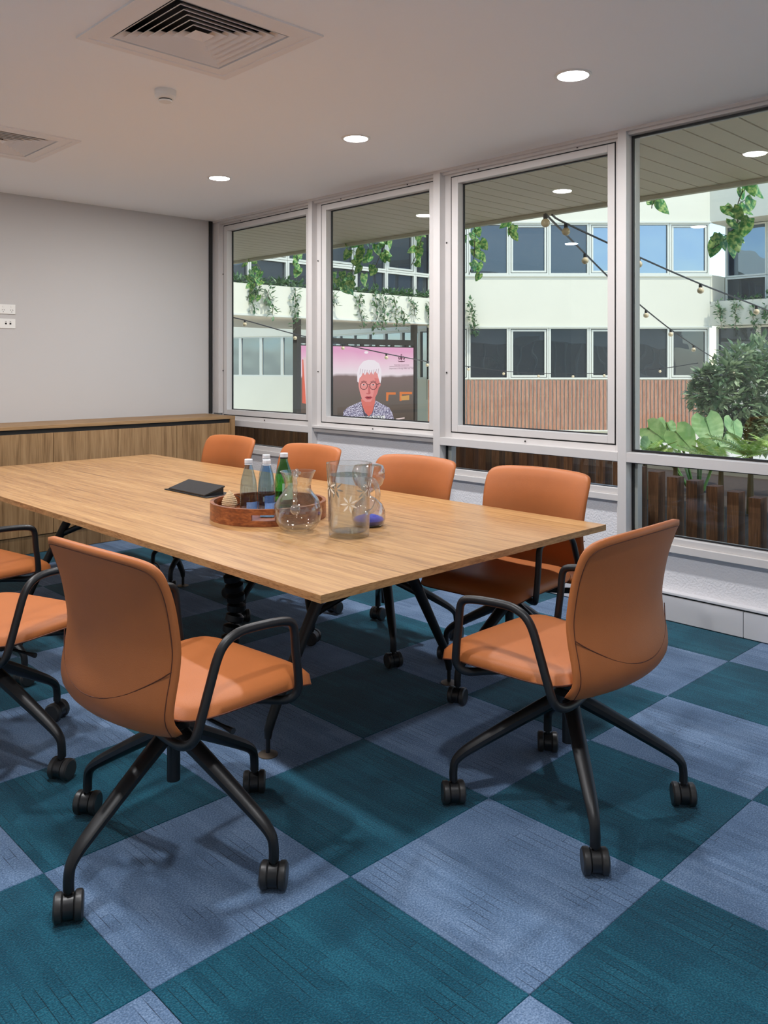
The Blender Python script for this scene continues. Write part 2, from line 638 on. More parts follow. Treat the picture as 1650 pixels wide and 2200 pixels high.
for ix in range(ix0, ix1):
    for iy in range(iy0, iy1):
        xa, xb = max(ix * T, X0), min((ix + 1) * T, XW)
        ya, yb = max(iy * T, Y0), min((iy + 1) * T, YB)
        if xb - xa < 0.02 or yb - ya < 0.02:
            continue
        par = (ix + iy) % 2
        key = (round(xb - xa, 3), round(yb - ya, 3), par)
        if key not in tile_cache:
            tile_cache[key] = tile_mesh('carpet_tile', xb - xa, yb - ya)
        link('carpet_tile', tile_cache[key], M['blue'] if par == 0 else M['teal'], floor, (xa, ya, -0.008))

# ceiling with two openings for the diffusers
vents = [(0.905, 1.27), (0.89, 3.515)]
VH = 0.325
mb = MB()
xs = sorted({X0, XW + 0.2} | {round(v[0] + s * VH, 4) for v in vents for s in (-1, 1)})
ys = sorted({Y0, YB + 0.1} | {round(v[1] + s * VH, 4) for v in vents for s in (-1, 1)})
for i in range(len(xs) - 1):
    for j in range(len(ys) - 1):
        cx_, cy_ = (xs[i] + xs[i + 1]) / 2, (ys[j] + ys[j + 1]) / 2
        if any(abs(cx_ - v[0]) < VH and abs(cy_ - v[1]) < VH for v in vents):
            continue
        mb.box(xs[i], xs[i + 1], ys[j], ys[j + 1], ZC, ZC + 0.03)
ceil = put('ceiling', mb, M['ceiling'])
tag(ceil, 'flat white plasterboard ceiling', 'ceiling', kind='structure')
tag(put('sun_block_slab', MB().box(X0 - 0.2, 5.43, Y0 - 6.2, 14.6, 3.12, 3.4), M['facade']), 'unseen slab added above the room and its eaves to block the sun', 'slab', kind='structure')  # out of view, added to keep sunlight from leaking into the room

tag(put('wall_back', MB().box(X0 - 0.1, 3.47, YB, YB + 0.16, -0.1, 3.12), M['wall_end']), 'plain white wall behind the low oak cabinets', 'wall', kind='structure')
tag(put('wall_left', MB().box(X0 - 0.12, X0, Y0, YB, -0.1, 3.12), M['wall']), 'plain white wall facing the windows', 'wall', kind='structure')
tag(put('wall_front', MB().box(X0 - 0.1, 3.72, Y0 - 0.12, Y0, -0.1, 3.12), M['wall']), 'plain white wall opposite the cabinets', 'wall', kind='structure')

# window wall: masonry below the windows
P1, P2, P3, P0, PJ = 3.591, 2.2015, 0.7725, -0.65, 4.955   # posts (centre y)
wall_r = thing('wall_right', 'white rendered wall under the row of windows', 'wall', kind='structure')
def wallpiece(y0, y1, z1):
    put('render_panel', MB().box(XW, XW + 0.12, y0, y1, -0.1, z1), M['render'], wall_r)
wallpiece(P1, YB, 0.63)
wallpiece(P2, P1, 0.875)
wallpiece(P3, P2, 0.63)
wallpiece(Y0, P3, 0.385)
put('wall_header', MB().box(XW + 0.0, XW + 0.24, Y0, YB, ZC + 0.03, 3.12), M['render'], wall_r)
# skirting duct
sk = thing('baseboard_right', 'white skirting cable duct along the window wall', 'baseboard', kind='structure')
ys_ = [Y0, -1.15, 0.087, 1.32, 2.55, 3.78, YB - 0.47]
for a, b in zip(ys_[:-1], ys_[1:]):
    put('duct_cover', MB().box(3.372, XW, a + 0.0012, b - 0.0012, 0.004, 0.138), M['duct'], sk, bevel=0.003)
put('duct_ledge', MB().box(3.366, XW, Y0, YB - 0.47, 0.148, 0.163), M['duct'], sk, bevel=0.003)
put('duct_gap', MB().box(3.385, XW, Y0, YB - 0.47, 0.136, 0.15), M['dark_gap'], sk)

# ------------------------------------------------------------------ windows
XF0, XF1 = 3.415, 3.485    # frame depth
XG, XS = 3.425, 3.47      # fixed glass, sash glass
def pane(parent, y0, y1, z0, z1, x):
    return put('pane', MB().box(x, x + 0.006, y0, y1, z0, z1), M['glass'], parent)
def gasket(parent, x, y0, y1, z0, z1, w=0.010):
    return put('gasket', MB().frame_x(x - 0.004, x + 0.01, y0, y1, z0, z1, w, w, w, w), M['gasket'], parent)
def screw(parent, y, z, x=XF0 - 0.003):
    mbx = MB()
    mbx.lathe([(0.006, 0), (0.006, 0.003)], 8)
    put('screw', mbx, M['gasket'], parent, loc=(x, y, z), rot=(0, -PI / 2, 0))
posts = thing('trim_1', 'white aluminium mullion posts and head rail of the window wall', 'window frame', kind='structure')
for yc, w, z0 in ((P1, 0.048, 0.60), (P2, 0.063, 0.60), (P3, 0.055, 0.42), (P0, 0.055, 0.38), (-2.07, 0.055, 0.38)):
    put('mullion', MB().box(3.36, 3.46, yc - w / 2, yc + w / 2, z0, 2.735), M['alu'], posts, bevel=0.002)
put('head_rail', MB().box(3.36, XF1, Y0, YB, 2.732, 2.752), M['alu'], posts)
put('head_bead', MB().box(3.385, XF1, Y0, YB, 2.716, 2.7325), M['alu'], posts)
put('jamb', MB().box(3.375, XF1, PJ, YB - 0.006, 0.955, 2.733), M['alu'], posts, bevel=0.002)
put('column_cover', MB().box(3.402, XW + 0.02, P3 + 0.02, P3 + 0.055, 0.163, 0.62), M['alu'], posts)
put('corner_gap_strip', MB().box(3.325, 3.36, YB - 0.016, YB - 0.002, 0.953, 2.745), M['gasket'], posts)  # dark gap between wall and frame, its shade set in as a black strip

def sash_window(name, label, ya, yb, low, sa, sb, ga, gb):
    """ya..yb clear opening between posts, sash sa..sb, glass ga..gb"""
    w = thing(name, label, 'window', kind='structure')
    fz0 = 0.90 if low else 0.875
    # outer frame between the posts
    put('window_frame', MB().frame_x(XF0, XF1, ya, yb, fz0, 2.732, sa - ya - 0.007, yb - sb - 0.007, 0.944 - fz0 - 0.006, 0.031), M['alu'], w, bevel=0.0015)
    put('sash_seal', MB().frame_x(XF0 - 0.001, XF1 - 0.004, sa - 0.0075, sb + 0.0075, 0.9375, 2.7015, 0.0085, 0.0085, 0.0085, 0.0085), M['gasket'], w)
    put('sash', MB().frame_x(XF0 - 0.004, XF1, sa, sb, 0.945, 2.694, ga - sa, sb - gb, 0.99 - 0.945, 2.694 - 2.650), M['alu'], w, bevel=0.0025)
    gasket(w, XS, ga - 0.004, gb + 0.004, 0.986, 2.654, 0.011)
    pane(w, ga - 0.003, gb + 0.003, 0.987, 2.653, XS)
    for yy in (ya + 0.018, yb - 0.018):
        for zz in (1.35, 2.25):
            screw(w, yy, zz)
    screw(w, (ya + yb) / 2, 0.918)
    screw(w, ya + 0.3, 2.715)
    screw(w, yb - 0.3, 2.715)
    if low:
        put('transom', MB().box(3.36, XF1, ya, yb, 0.851, 0.904), M['alu'], w, bevel=0.002)
        put('lower_jamb', MB().box(XG + 0.012, XF1, yb - 0.04, yb, 0.69, 0.85), M['alu'], w)
        gasket(w, XG, ya + 0.0, yb - 0.002, 0.686, 0.850, 0.009)
        pane(w, ya, yb, 0.688, 0.85, XG)
        put('sill', MB().box(3.40, XF1, ya, yb, 0.655, 0.692).box(3.385, XW + 0.01, ya, yb, 0.618, 0.656), M['alu'], w, bevel=0.003)
    else:
        put('sill', MB().box(3.36, XF1, ya, yb, 0.895, 0.915).box(3.378, XW + 0.01, ya, yb, 0.862, 0.896), M['alu'], w, bevel=0.003)
    return w
sash_window('window_1', 'sash window next to the white end wall, above the oak cabinets', P1 + 0.024, PJ, True, 3.66, 4.925, 3.705, 4.874)
sash_window('window_2', 'sash window with no lower pane, the screen showing through it', P2 + 0.0315, P1 - 0.024, False, 2.272, 3.505, 2.317, 3.450)
sash_window('window_3', 'sash window with a low pane of dark posts below it', P3 + 0.0275, P2 - 0.0315, True, 0.849, 2.107, 0.895, 2.050)

def fixed_window(name, label, ya, yb):
    w = thing(name, label, 'window', kind='structure')
    put('window_frame', MB().frame_x(XG + 0.012, XF1, ya, yb, 0.905, 2.722, 0.012, 0.016, 0.008, 0.012), M['alu'], w)
    gasket(w, XG, ya + 0.0, yb, 0.908, 2.712, 0.012)
    pane(w, ya, yb, 0.908, 2.715, XG)
    put('transom', MB().box(3.36, XF1, ya, yb, 0.851, 0.907), M['alu'], w, bevel=0.002)
    put('lower_jamb', MB().box(XG + 0.012, XF1, yb - 0.03, yb, 0.45, 0.85), M['alu'], w)
    gasket(w, XG, ya, yb, 0.452, 0.852, 0.012)
    pane(w, ya, yb, 0.452, 0.852, XG)
    put('sill', MB().box(3.388, XF1, ya, yb, 0.42, 0.456).box(3.372, XW + 0.01, ya, yb, 0.378, 0.421), M['alu'], w, bevel=0.003)
    return w
fixed_window('window_4', 'fixed floor-low window with a transom, plants and timber posts behind it', P0 + 0.0275, P3 - 0.0275)
fixed_window('window_5', 'fixed window beyond the frame with a transom', -2.07 + 0.0275, P0 - 0.0275)

# ================================================================== CEILING FITTINGS
def diffuser(cx_, cy_, label):
    t = thing('air_diffuser', label, 'air vent', (cx_, cy_, ZC), group='ceiling air diffusers')
    h = 0.36
    mbf = MB()
    def ring(mbx, a, za, b, zb):
        v = [(-a, -a, za), (a, -a, za), (a, a, za), (-a, a, za), (-b, -b, zb), (b, -b, zb), (b, b, zb), (-b, b, zb)]
        mbx.add(v, [(i, (i + 1) % 4, (i + 1) % 4 + 4, i + 4) for i in range(4)])
    ring(mbf, h, 0.0, h, -0.008)
    ring(mbf, h, -0.008, 0.325, -0.008)
    ring(mbf, 0.325, -0.008, 0.322, -0.004)
    ring(mbf, 0.322, -0.004, 0.262, -0.006)
    ring(mbf, 0.262, -0.006, 0.250, 0.03)
    put('flange', mbf, M['vent'], t)
    put('plenum', MB().box(-0.3, 0.3, -0.3, 0.3, 0.09, 0.1).box(-0.31, -0.3, -0.31, 0.31, 0.0, 0.1).box(0.3, 0.31, -0.31, 0.31, 0.0, 0.1).box(-0.31, 0.31, -0.31, -0.3, 0.0, 0.1).box(-0.31, 0.31, 0.3, 0.31, 0.0, 0.1), M['vent_dark'], t)
    n = 7
    for k in range(n):
        ro = 0.252 - k * 0.0345           # outer (low) edge
        ri = ro - 0.034                   # inner (high) edge
        zo, zi = -0.004 + 0.0005 * k, 0.022
        if k == n - 1:
            v = [(-ro, -ro, zo), (ro, -ro, zo), (ro, ro, zo), (-ro, ro, zo), (0, 0, zo + 0.02)]
            put('centre_plate', MB().add(v, [(0, 1, 4), (1, 2, 4), (2, 3, 4), (3, 0, 4)]), M['vent'], t)
            continue
        for q in range(4):
            mbs = MB()
            th = 0.0025
            v = [(-ro, -ro, zo), (ro, -ro, zo), (ri, -ri, zi), (-ri, -ri, zi),
                 (-ro, -ro, zo + th), (ro, -ro, zo + th), (ri, -ri, zi + th), (-ri, -ri, zi + th)]
            mbs.add(v, [(0, 1, 2, 3), (7, 6, 5, 4), (0, 4, 5, 1), (3, 2, 6, 7)])
            put('slat', mbs, M['vent'], t, rot=(0, 0, q * PI / 2))
    return t
diffuser(vents[0][0], vents[0][1], 'large square white ceiling diffuser beside the smoke detector, towards the free table end')
diffuser(vents[1][0], vents[1][1], 'square white ceiling diffuser close to the white end wall')

lampc = thing('ceiling_downlight', '', 'downlight', group='round ceiling downlights')
mbl = MB().lathe([(0.086, 0.0), (0.086, -0.003), (0.083, -0.006), (0.072, -0.006), (0.070, -0.002), (0.070, 0.0)], 32, cap0=False, cap1=False)
put('trim_ring', mbl, M['white_plastic'], lampc, smooth=True)
dif = put('diffuser', MB().lathe([(0.0705, -0.0015), (0.0705, -0.003), (0.05, -0.0038), (0.001, -0.004)], 32, cap0=True, cap1=True), M['lamp'], lampc)
ld = bpy.data.lights.new('downlight_beam', 'AREA')
ld.shape = 'DISK'
ld.size = 0.13
ld.energy = LAMP
ld.spread = math.radians(180)
ld.color = (0.985, 0.985, 1.0)
lo = bpy.data.objects.new('beam', ld)
C.objects.link(lo)
lo.parent = lampc
lo.location = (0, 0, -0.0075)
lamp_spots = [(2.40, 0.467, 'round downlight in front of the fixed window with the plants'),
              (2.40, 1.97, 'round downlight by the windows, the middle one of its row of three'),
              (2.40, 3.434, 'round downlight by the windows, closest to the white end wall'),
              (-0.05, 3.5, 'round downlight away from the windows, closest to the cabinets'),
              (-0.05, 2.0, 'round downlight away from the windows, beside the diffusers'),
              (-0.05, 0.467, 'round downlight over the floor on the wall side of the table'),
              (-0.05, -1.03, 'round downlight in the room corner opposite the windows')]
for k, (x, y, lb) in enumerate(lamp_spots):
    o = lampc if k == 0 else copy_tree(lampc)
    o.location = (x, y, ZC)
    o['label'] = lb

sd = thing('smoke_detector', 'small round cream smoke detector on the ceiling', 'smoke detector', (1.15, 1.98, ZC))
put('base', MB().lathe([(0.052, 0), (0.053, -0.012), (0.051, -0.03)], 28, cap0=False), M['white_plastic'], sd, smooth=True)
put('dome', MB().lathe([(0.050, -0.03), (0.044, -0.040), (0.036, -0.044)], 28, cap0=False), M['white_plastic'], sd, smooth=True)
put('slot', MB().lathe([(0.031, -0.043), (0.031, -0.052)], 28, cap0=False, cap1=False), M['dark_gap'], sd)
put('cap', MB().lathe([(0.033, -0.049), (0.030, -0.056), (0.018, -0.060)], 28, cap0=True), M['white_plastic'], sd, smooth=True)

# ================================================================== CABINETS ALONG THE BACK WALL
YF = 4.56
XE = 3.29
edges = [3.238, 2.709, 2.183, 1.663, 1.140, 0.617, 0.094, -0.43, -0.953]
names_c = ['beside the window corner', 'second from the window corner', 'third from the window corner', 'fourth from the window corner',
           'fifth from the window corner', 'sixth from the window corner', 'seventh from the window corner', 'eighth from the window corner']
for k in range(len(edges) - 1):
    xb_, xa_ = edges[k], edges[k + 1]
    t = thing('low_cabinet', 'low oak cabinet unit under the white wall, ' + names_c[k], 'cabinet', (xa_, YF, 0), group='low oak cabinets in a row')
    w = xb_ - xa_
    put('body', MB().box(0.001, w - 0.001, 0.022, YB - YF - 0.003, 0.004, 0.925), M['cab'], t)
    put('shadow_gap', MB().box(0.0, w, 0.012, 0.021, 0.885, 0.924), M['dark_gap'], t)
    put('door', MB().box(0.002, w - 0.002, 0.0, 0.02, 0.138, 0.892), M['cab'], t, bevel=0.001)
    put('plinth', MB().box(0.0, w, 0.012, 0.0215, 0.004, 0.132), M['cab'], t)
wt = thing('cabinet_top', 'long oak top board with end panel over the low cabinets', 'worktop', (0, YF, 0))
put('board', MB().box(-1.0, XE, -0.002, YB - YF - 0.002, 0.9255, 0.951), M['cabtop'], wt, bevel=0.001)
put('end_panel', MB().box(XE - 0.05, XE, 0.0, YB - YF - 0.003, 0.004, 0.925), M['cab'], wt)

# wall sockets
def plate(z, label, kind):
    t = thing('wall_socket', label, 'socket', (1.5, YB, z), group='white wall plates on the end wall')
    put('plate', MB().box(-0.062, 0.062, -0.009, -0.0005, -0.038, 0.038), M['white_plastic'], t, bevel=0.003)
    if kind == 'power':
        for sx in (-0.032, 0.032):
            put('switch', MB().box(sx - 0.006, sx + 0.006, -0.012, -0.0088, 0.014, 0.026), M['white_plastic'], t)
            for (dx, dz, rr) in ((-0.008, -0.006, 0.5), (0.008, -0.006, -0.5), (0, -0.02, 0)):
                put('slot', MB().box(-0.0014, 0.0014, -0.0096, -0.0088, -0.005, 0.005), M['dark_gap'], t, loc=(sx + dx, 0, dz), rot=(0, rr, 0))
    else:
        for sx in (-0.012, 0.022):
            put('data_port', MB().box(sx - 0.007, sx + 0.007, -0.0096, -0.0088, -0.007, 0.006), M['dark_gap'], t)
            put('port_label', MB().box(sx - 0.006, sx + 0.006, -0.0096, -0.0088, 0.012, 0.017), plain('grey_print', lin(150, 148, 146)), t)
plate(1.840, 'white double power socket on the end wall', 'power')
plate(1.728, 'white data outlet plate under the power socket', 'data')

# ================================================================== TABLE
TX0, TX1, TY0, TY1, TZ = 0.613, 2.15, 0.143, 3.955, 0.74
table = thing('meeting_table', 'large oak meeting table on splayed black steel legs', 'table', ((TX0 + TX1) / 2, (TY0 + TY1) / 2, 0))
tcx, tcy = (TX0 + TX1) / 2, (TY0 + TY1) / 2
hx, hy = (TX1 - TX0) / 2, (TY1 - TY0) / 2
put('tabletop', MB().box(-hx, hx, -hy, hy, TZ - 0.003, TZ), M['oak'], table)
put('edge_band', MB().box(-hx, hx, -hy, hy, TZ - 0.024, TZ - 0.003), M['oak_edge'], table)
put('centre_beam', MB().box(-0.05, 0.05, -1.35, 1.35, TZ - 0.085, TZ - 0.0245), M['black'], table, bevel=0.004)
for yy in (0.74, 2.99):
    ly = yy - tcy
    sgn = 1 if yy < 2 else -1
    put('top_plate', MB().box(-0.32, 0.32, ly - 0.035, ly + 0.035, TZ - 0.036, TZ - 0.0245), M['black'], table)
    for s in (-1, 1):
        cxl = 1.352 - tcx
        pts = [(cxl + s * 0.145, ly, TZ - 0.037), (cxl + s * 0.45, ly, 0.175), (cxl + s * 0.472, ly, 0.128), (cxl + s * 0.488, ly, 0.088), (cxl + s * 0.490, ly, 0.06)]
        put('leg', MB().tube(pts, [0.027, 0.0185, 0.018, 0.0165, 0.0125], 14), M['black'], table, smooth=True)
        put('foot_rod', MB().tube([(cxl + s * 0.490, ly, 0.062), (cxl + s * 0.490, ly, 0.006)], 0.0085, 10), M['black'], table, smooth=True)
        put('foot_disc', MB().lathe([(0.036, 0.0), (0.036, 0.003), (0.012, 0.009)], 24, (cxl + s * 0.490, ly, 0.0005)), plain('bronze_foot', lin(112, 100, 88), 0.45, metal=0.4), table, smooth=True)
        put('brace', MB().tube([(cxl + s * 0.285, ly, 0.44), (cxl + s * 0.02, ly + sgn * 0.42, TZ - 0.08)], [0.015, 0.019], 12), M['black'], table, smooth=True)
# cable spine
sp = thing('cable_spine', 'black segmented cable spine hanging under the table', 'cable chain', (1.40, 1.80, 0))
pts = spline([(0, 0, 0.014), (0.015, -0.005, 0.10), (0.035, -0.01, 0.2), (0.012, -0.02, 0.33), (-0.015, -0.02, 0.46), (-0.02, -0.02, 0.58), (-0.02, -0.02, 0.65)], 6)
put('cord', MB().tube(pts, 0.012, 8), M['cable'], sp, smooth=True)
seg = MB().lathe([(0.034, -0.022), (0.045, -0.016), (0.046, 0.012), (0.030, 0.022)], 16).mesh('segment', True)
L_ = [0.0]
for a, b in zip(pts[:-1], pts[1:]):
    L_.append(L_[-1] + (b - a).length)
s_ = 0.03
while s_ < L_[-1] - 0.02:
    k = max(i for i in range(len(L_)) if L_[i] <= s_)
    k = min(k, len(pts) - 2)
    tdir = (pts[k + 1] - pts[k]).normalized()
    p = pts[k] + tdir * (s_ - L_[k])
    link('segment', seg, M['plastic'], sp, p, tdir.to_track_quat('Z', 'Y').to_euler())
    s_ += 0.053
put('base_disc', MB().lathe([(0.055, 0), (0.055, 0.006), (0.03, 0.016)], 24), M['plastic'], sp, smooth=True)

# ================================================================== CHAIRS
def sup(a, b, n=5.0):
    m = max(abs(a), abs(b))
    if m < 1e-9:
        return 0.0, 0.0
    k = m / ((abs(a) ** n + abs(b) ** n) ** (1 / n))
    return a * k, b * k

def cushion(fn, thick, na, nb, nexp, bulge=None, up=0.5):
    """closed pad: fn(a,b) -> mid surface point and unit normal; thickness tapers to the rim"""
    mb = MB()
    def g(i, n):
        t = -1 + 2 * i / n
        return math.sin(t * PI / 2) * 0.55 + t * 0.45
    idx = {}
    top, bot = [], []
    for j in range(nb + 1):
        for i in range(na + 1):
            a, b = g(i, na), g(j, nb)
            m = max(abs(a), abs(b))
            a2, b2 = sup(a, b, nexp)
            p, nrm = fn(a2, b2)
            tt = thick(a2, b2) if callable(thick) else thick
            prof = math.sqrt(max(0.0, 1 - m ** 7))
            hh = tt * (0.12 + 0.88 * prof) / 2
            if m > 0.999:
                hh = 0.0
            bb = bulge(a2, b2) if bulge else 0.0
            top.append(p + nrm * hh * 2 * up)
            bot.append(p - nrm * (hh * 2 * (1 - up) + bb))
    w = na + 1
    def fidx(l, i, j):
        return l + j * w + i
    nv = len(top)
    f = []
    for j in range(nb):
        for i in range(na):
            f.append((fidx(0, i, j), fidx(0, i + 1, j), fidx(0, i + 1, j + 1), fidx(0, i, j + 1)))
            f.append((fidx(nv, i, j + 1), fidx(nv, i + 1, j + 1), fidx(nv, i + 1, j), fidx(nv, i, j)))
    mb.add(top + bot, f)
    me = bpy.data.meshes.new('pad')
    me.from_pydata(mb.v, [], mb.f)
    bm = bmesh.new()
    bm.from_mesh(me)
    bmesh.ops.remove_doubles(bm, verts=bm.verts, dist=1e-5)
    bmesh.ops.recalc_face_normals(bm, faces=bm.faces)
    for fc in bm.faces:
        fc.smooth = True
    bm.to_mesh(me)
    bm.free()
    return me

# side profile of the backrest edge: height -> forward position
BZ = [0.440, 0.462, 0.490, 0.520, 0.560, 0.610, 0.670, 0.730, 0.800, 0.860, 0.890, 0.912]
BF = [-0.120, -0.155, -0.178, -0.186, -0.182, -0.172, -0.166, -0.174, -0.190, -0.212, -0.230, -0.252]
_bs = [0.0]
for i in range(len(BZ) - 1):
    _bs.append(_bs[-1] + math.hypot(BZ[i + 1] - BZ[i], BF[i + 1] - BF[i]))
_bs = [s / _bs[-1] for s in _bs]
_bp = spline([(f, 0, z) for f, z in zip(BF, BZ)], 8)
def back_prof(s):
    x = s * (len(_bp) - 1)
    # arc-length-like parameter
    i = min(int(x), len(_bp) - 2)
    return _bp[i].lerp(_bp[i + 1], x - i)
_acc = [0.0]
for a, b in zip(_bp[:-1], _bp[1:]):
    _acc.append(_acc[-1] + (b - a).length)
def back_at(s):
    d = max(0.0, min(1.0, s)) * _acc[-1]
    i = max(0, min(len(_bp) - 2, next((k - 1 for k in range(1, len(_acc)) if _acc[k] >= d), len(_bp) - 2)))
    t = (d - _acc[i]) / max(1e-9, _acc[i + 1] - _acc[i])
    return _bp[i].lerp(_bp[i + 1], t)
def back_point(a, b):
    s = (b + 1) / 2
    p = back_at(s)
    hw = interp(s, [0, 0.25, 0.5, 0.8, 1.0], [0.258, 0.270, 0.272, 0.280, 0.284])
    wrap = interp(s, [0, 0.2, 0.5, 0.85, 1.0], [0.050, 0.072, 0.066, 0.045, 0.028])
    crown = 0.012 * (1 - a * a) * max(0.0, (s - 0.6) / 0.4)
    return Vector((p.x - wrap * (1 - a * a), a * hw, p.z + crown))
def with_normal(fn):
    def g(a, b):
        e = 0.02
        p = fn(a, b)
        da = fn(min(1, a + e), b) - fn(max(-1, a - e), b)
        db = fn(a, min(1, b + e)) - fn(a, max(-1, b - e))
        n = da.cross(db)
        n.normalize()
        return p, n
    return g
bn = with_normal(back_point)
def back_fn(a, b):
    p, n = bn(a, b)
    if n.x < 0:
        n = -n
    return p, n
def seat_point(a, b):
    # b -1 = back, +1 = front
    f = interp(b, [-1, 1], [-0.165, 0.335])
    hw = interp(b, [-1, -0.4, 0.5, 1], [0.235, 0.258, 0.268, 0.266])
    z = 0.466
    z += -0.012 * (1 - a * a) * (1 - abs(b + 0.2) ** 2 if abs(b + 0.2) < 1 else 0)
    z -= 0.030 * max(0.0, (b - 0.55) / 0.45) ** 2
    z += 0.016 * max(0.0, (-b - 0.55) / 0.45) ** 2
    z -= 0.010 * abs(a) ** 4
    z += 0.010
    return Vector((f, a * hw, z))
sn = with_normal(seat_point)
def seat_fn(a, b):
    p, n = sn(a, b)
    if n.z < 0:
        n = -n
    return p, n
back_me = cushion(back_fn, 0.040, 24, 30, 10.0)
seat_me = cushion(seat_fn, 0.050, 24, 24, 9.0, up=0.86, bulge=lambda a, b: 0.035 * max(0, 1 - a * a) * max(0, 1 - b * b))

def rim_line(fn, nexp, off, n=96, r=0.0016, lift=0.0, b_range=None):
    pts = []
    for k in range(n + 1):
        an = 2 * PI * k / n
        c_, s_2 = math.cos(an), math.sin(an)
        m = max(abs(c_), abs(s_2))
        a, b = c_ / m * off, s_2 / m * off
        a2, b2 = sup(a, b, nexp)
        p, nn = fn(a2, b2)
        pts.append(p + nn * lift)
    return MB().tube(pts[:-1] + [pts[0]], r, 5)

def make_chair():
    t = thing('office_chair', '', 'chair', group='tan leather swivel chairs round the table')
    # -- everything that turns with the seat hangs from parts placed in chair space
    seat = link('seat', seat_me, M['leather'], t)
    put('piping', rim_line(seat_fn, 9.0, 0.996, 120, 0.0022, 0.001), M['stitch'], seat, smooth=True)
    back = link('backrest', back_me, M['leather'], t)
    put('piping', rim_line(back_fn, 10.0, 0.94, 140, 0.0014, -0.0131), M['stitch'], back, smooth=True)
    # curved seam across the rear of the backrest
    pts = []
    for k in range(25):
        a = -0.955 + 1.91 * k / 24
        b = -0.55 + 0.42 * abs(a) ** 2.2
        p, n = back_fn(a, b)
        pts.append(p - n * 0.0188)
    put('seam', MB().tube(pts, 0.0016, 5), M['stitch'], back, smooth=True)
    for s in (-1, 1):
        hw = 0.287
        path = [(0.10, s * 0.13, 0.438), (0.165, s * 0.20, 0.436), (0.205, s * 0.262, 0.440), (0.226, s * (hw - 0.004), 0.466), (0.223, s * hw, 0.52), (0.214, s * hw, 0.585),
                (0.209, s * hw, 0.64), (0.200, s * hw, 0.664), (0.178, s * hw, 0.676), (0.12, s * hw, 0.684), (0.03, s * hw, 0.688), (-0.015, s * hw, 0.680),
                (-0.045, s * hw, 0.662), (-0.066, s * hw, 0.630), (-0.09, s * hw, 0.565), (-0.115, s * (hw - 0.002), 0.49), (-0.130, s * (hw - 0.008), 0.442),
                (-0.137, s * 0.252, 0.420), (-0.135, s * 0.20, 0.410), (-0.115, s * 0.11, 0.402), (-0.09, s * 0.03, 0.398)]
        put('armrest', MB().tube(spline(path, 5), 0.0128, 12), M['black'], t, smooth=True)
    put('mechanism', MB().box(-0.115, 0.125, -0.05, 0.05, 0.385, 0.425).box(0.02, 0.13, -0.15, 0.15, 0.418, 0.438).box(-0.03, 0.03, -0.14, 0.14, 0.412, 0.43), M['black'], t, bevel=0.008)
    put('lever', MB().tube([(0.03, -0.05, 0.405), (0.03, -0.19, 0.400), (0.03, -0.235, 0.398)], [0.005, 0.005, 0.009], 8), M['plastic'], t, smooth=True)
    put('column', MB().lathe([(0.019, 0.20), (0.019, 0.355), (0.026, 0.36), (0.026, 0.392)], 18), M['black'], t, smooth=True)
    put('hub', MB().lathe([(0.030, 0.312), (0.045, 0.322), (0.047, 0.36), (0.036, 0.375)], 20), M['black'], t, smooth=True)
    return t

leg_path = spline([(0.030, 0, 0.342), (0.12, 0, 0.292), (0.22, 0, 0.234), (0.30, 0, 0.186), (0.338, 0, 0.160), (0.360, 0, 0.135), (0.366, 0, 0.104), (0.366, 0, 0.076)], 4)
_n = len(leg_path)
leg_me = MB().tube(leg_path, [0.0275 - 0.0125 * min(1.0, k / (_n * 0.72)) for k in range(_n)], 10, 0.88).mesh('leg', True)
wheel_me = MB().lathe([(0.018, -0.0115), (0.030, -0.0115), (0.0355, -0.007), (0.036, 0.0), (0.0355, 0.007), (0.030, 0.0115), (0.018, 0.0115)], 24).mesh('wheel', True)
hoodb = MB()
poly = [(0.033 * math.cos(a), 0.033 * math.sin(a)) for a in [PI * (-0.05 + 1.15 * k / 12) for k in range(13)]] + [(-0.018, -0.026), (0.012, -0.012)]
hoodb.prism(poly, lambda a, b, d: (a, d, b), -0.0125, 0.0125)
hoodb.tube([(0.0, 0, 0.025), (0.0, 0, 0.050)], 0.0085, 10)
hood_me = hoodb.mesh('hood', True)

def place_base(chair, rz, caster_turn):
    """the four-star base turns on the column independently of the seat"""
    for k in range(4):
        a = rz + k * PI / 2
        link('leg', leg_me, M['black'], chair, (0, 0, 0), (0, 0, a))
        ct = link('caster', hood_me, M['plastic'], chair, (0.366 * math.cos(a), 0.366 * math.sin(a), 0.0365), (0, 0, caster_turn[k]))
        for s in (-1, 1):
            link('wheel', wheel_me, M['tyre'], ct, (0, s * 0.0245, 0), (PI / 2, 0, 0))

proto = make_chair()
D = math.radians
chairs = [  # x, y, facing, base turn (world), caster turns (world), label
    (0.318, 0.455, D(5), D(15.5), (52, 40, 62, 44), 'tan leather swivel chair at the table corner, on the side away from the windows'),
    (1.350, -0.203, D(91), D(45), (38, 52, 44, 40), 'tan leather swivel chair alone at the free short end of the table'),
    (0.105, 1.415, D(20), D(-66), (30, 120, 60, 10), 'tan leather swivel chair away from the windows, second from the free table end'),
    (0.300, 2.330, D(10), D(30), (30, 120, 60, 10), 'tan leather swivel chair away from the windows, third from the free table end'),
    (2.06, 0.575, D(183), D(92), (200, 20, 60, 140), 'tan leather swivel chair on the window side, nearest the free table end'),
    (2.02, 1.33, D(182), D(52), (10, 120, 75, 30), 'tan leather swivel chair on the window side, second from the free table end'),
    (2.03, 2.22, D(180), D(20), (45, 120, 60, 10), 'tan leather swivel chair on the window side, third from the free table end'),
    (2.03, 3.08, D(181), D(28), (45, 120, 60, 10), 'tan leather swivel chair on the window side, closest to the oak cabinets'),
]
built = [proto] + [copy_tree(proto) for _ in chairs[1:]]
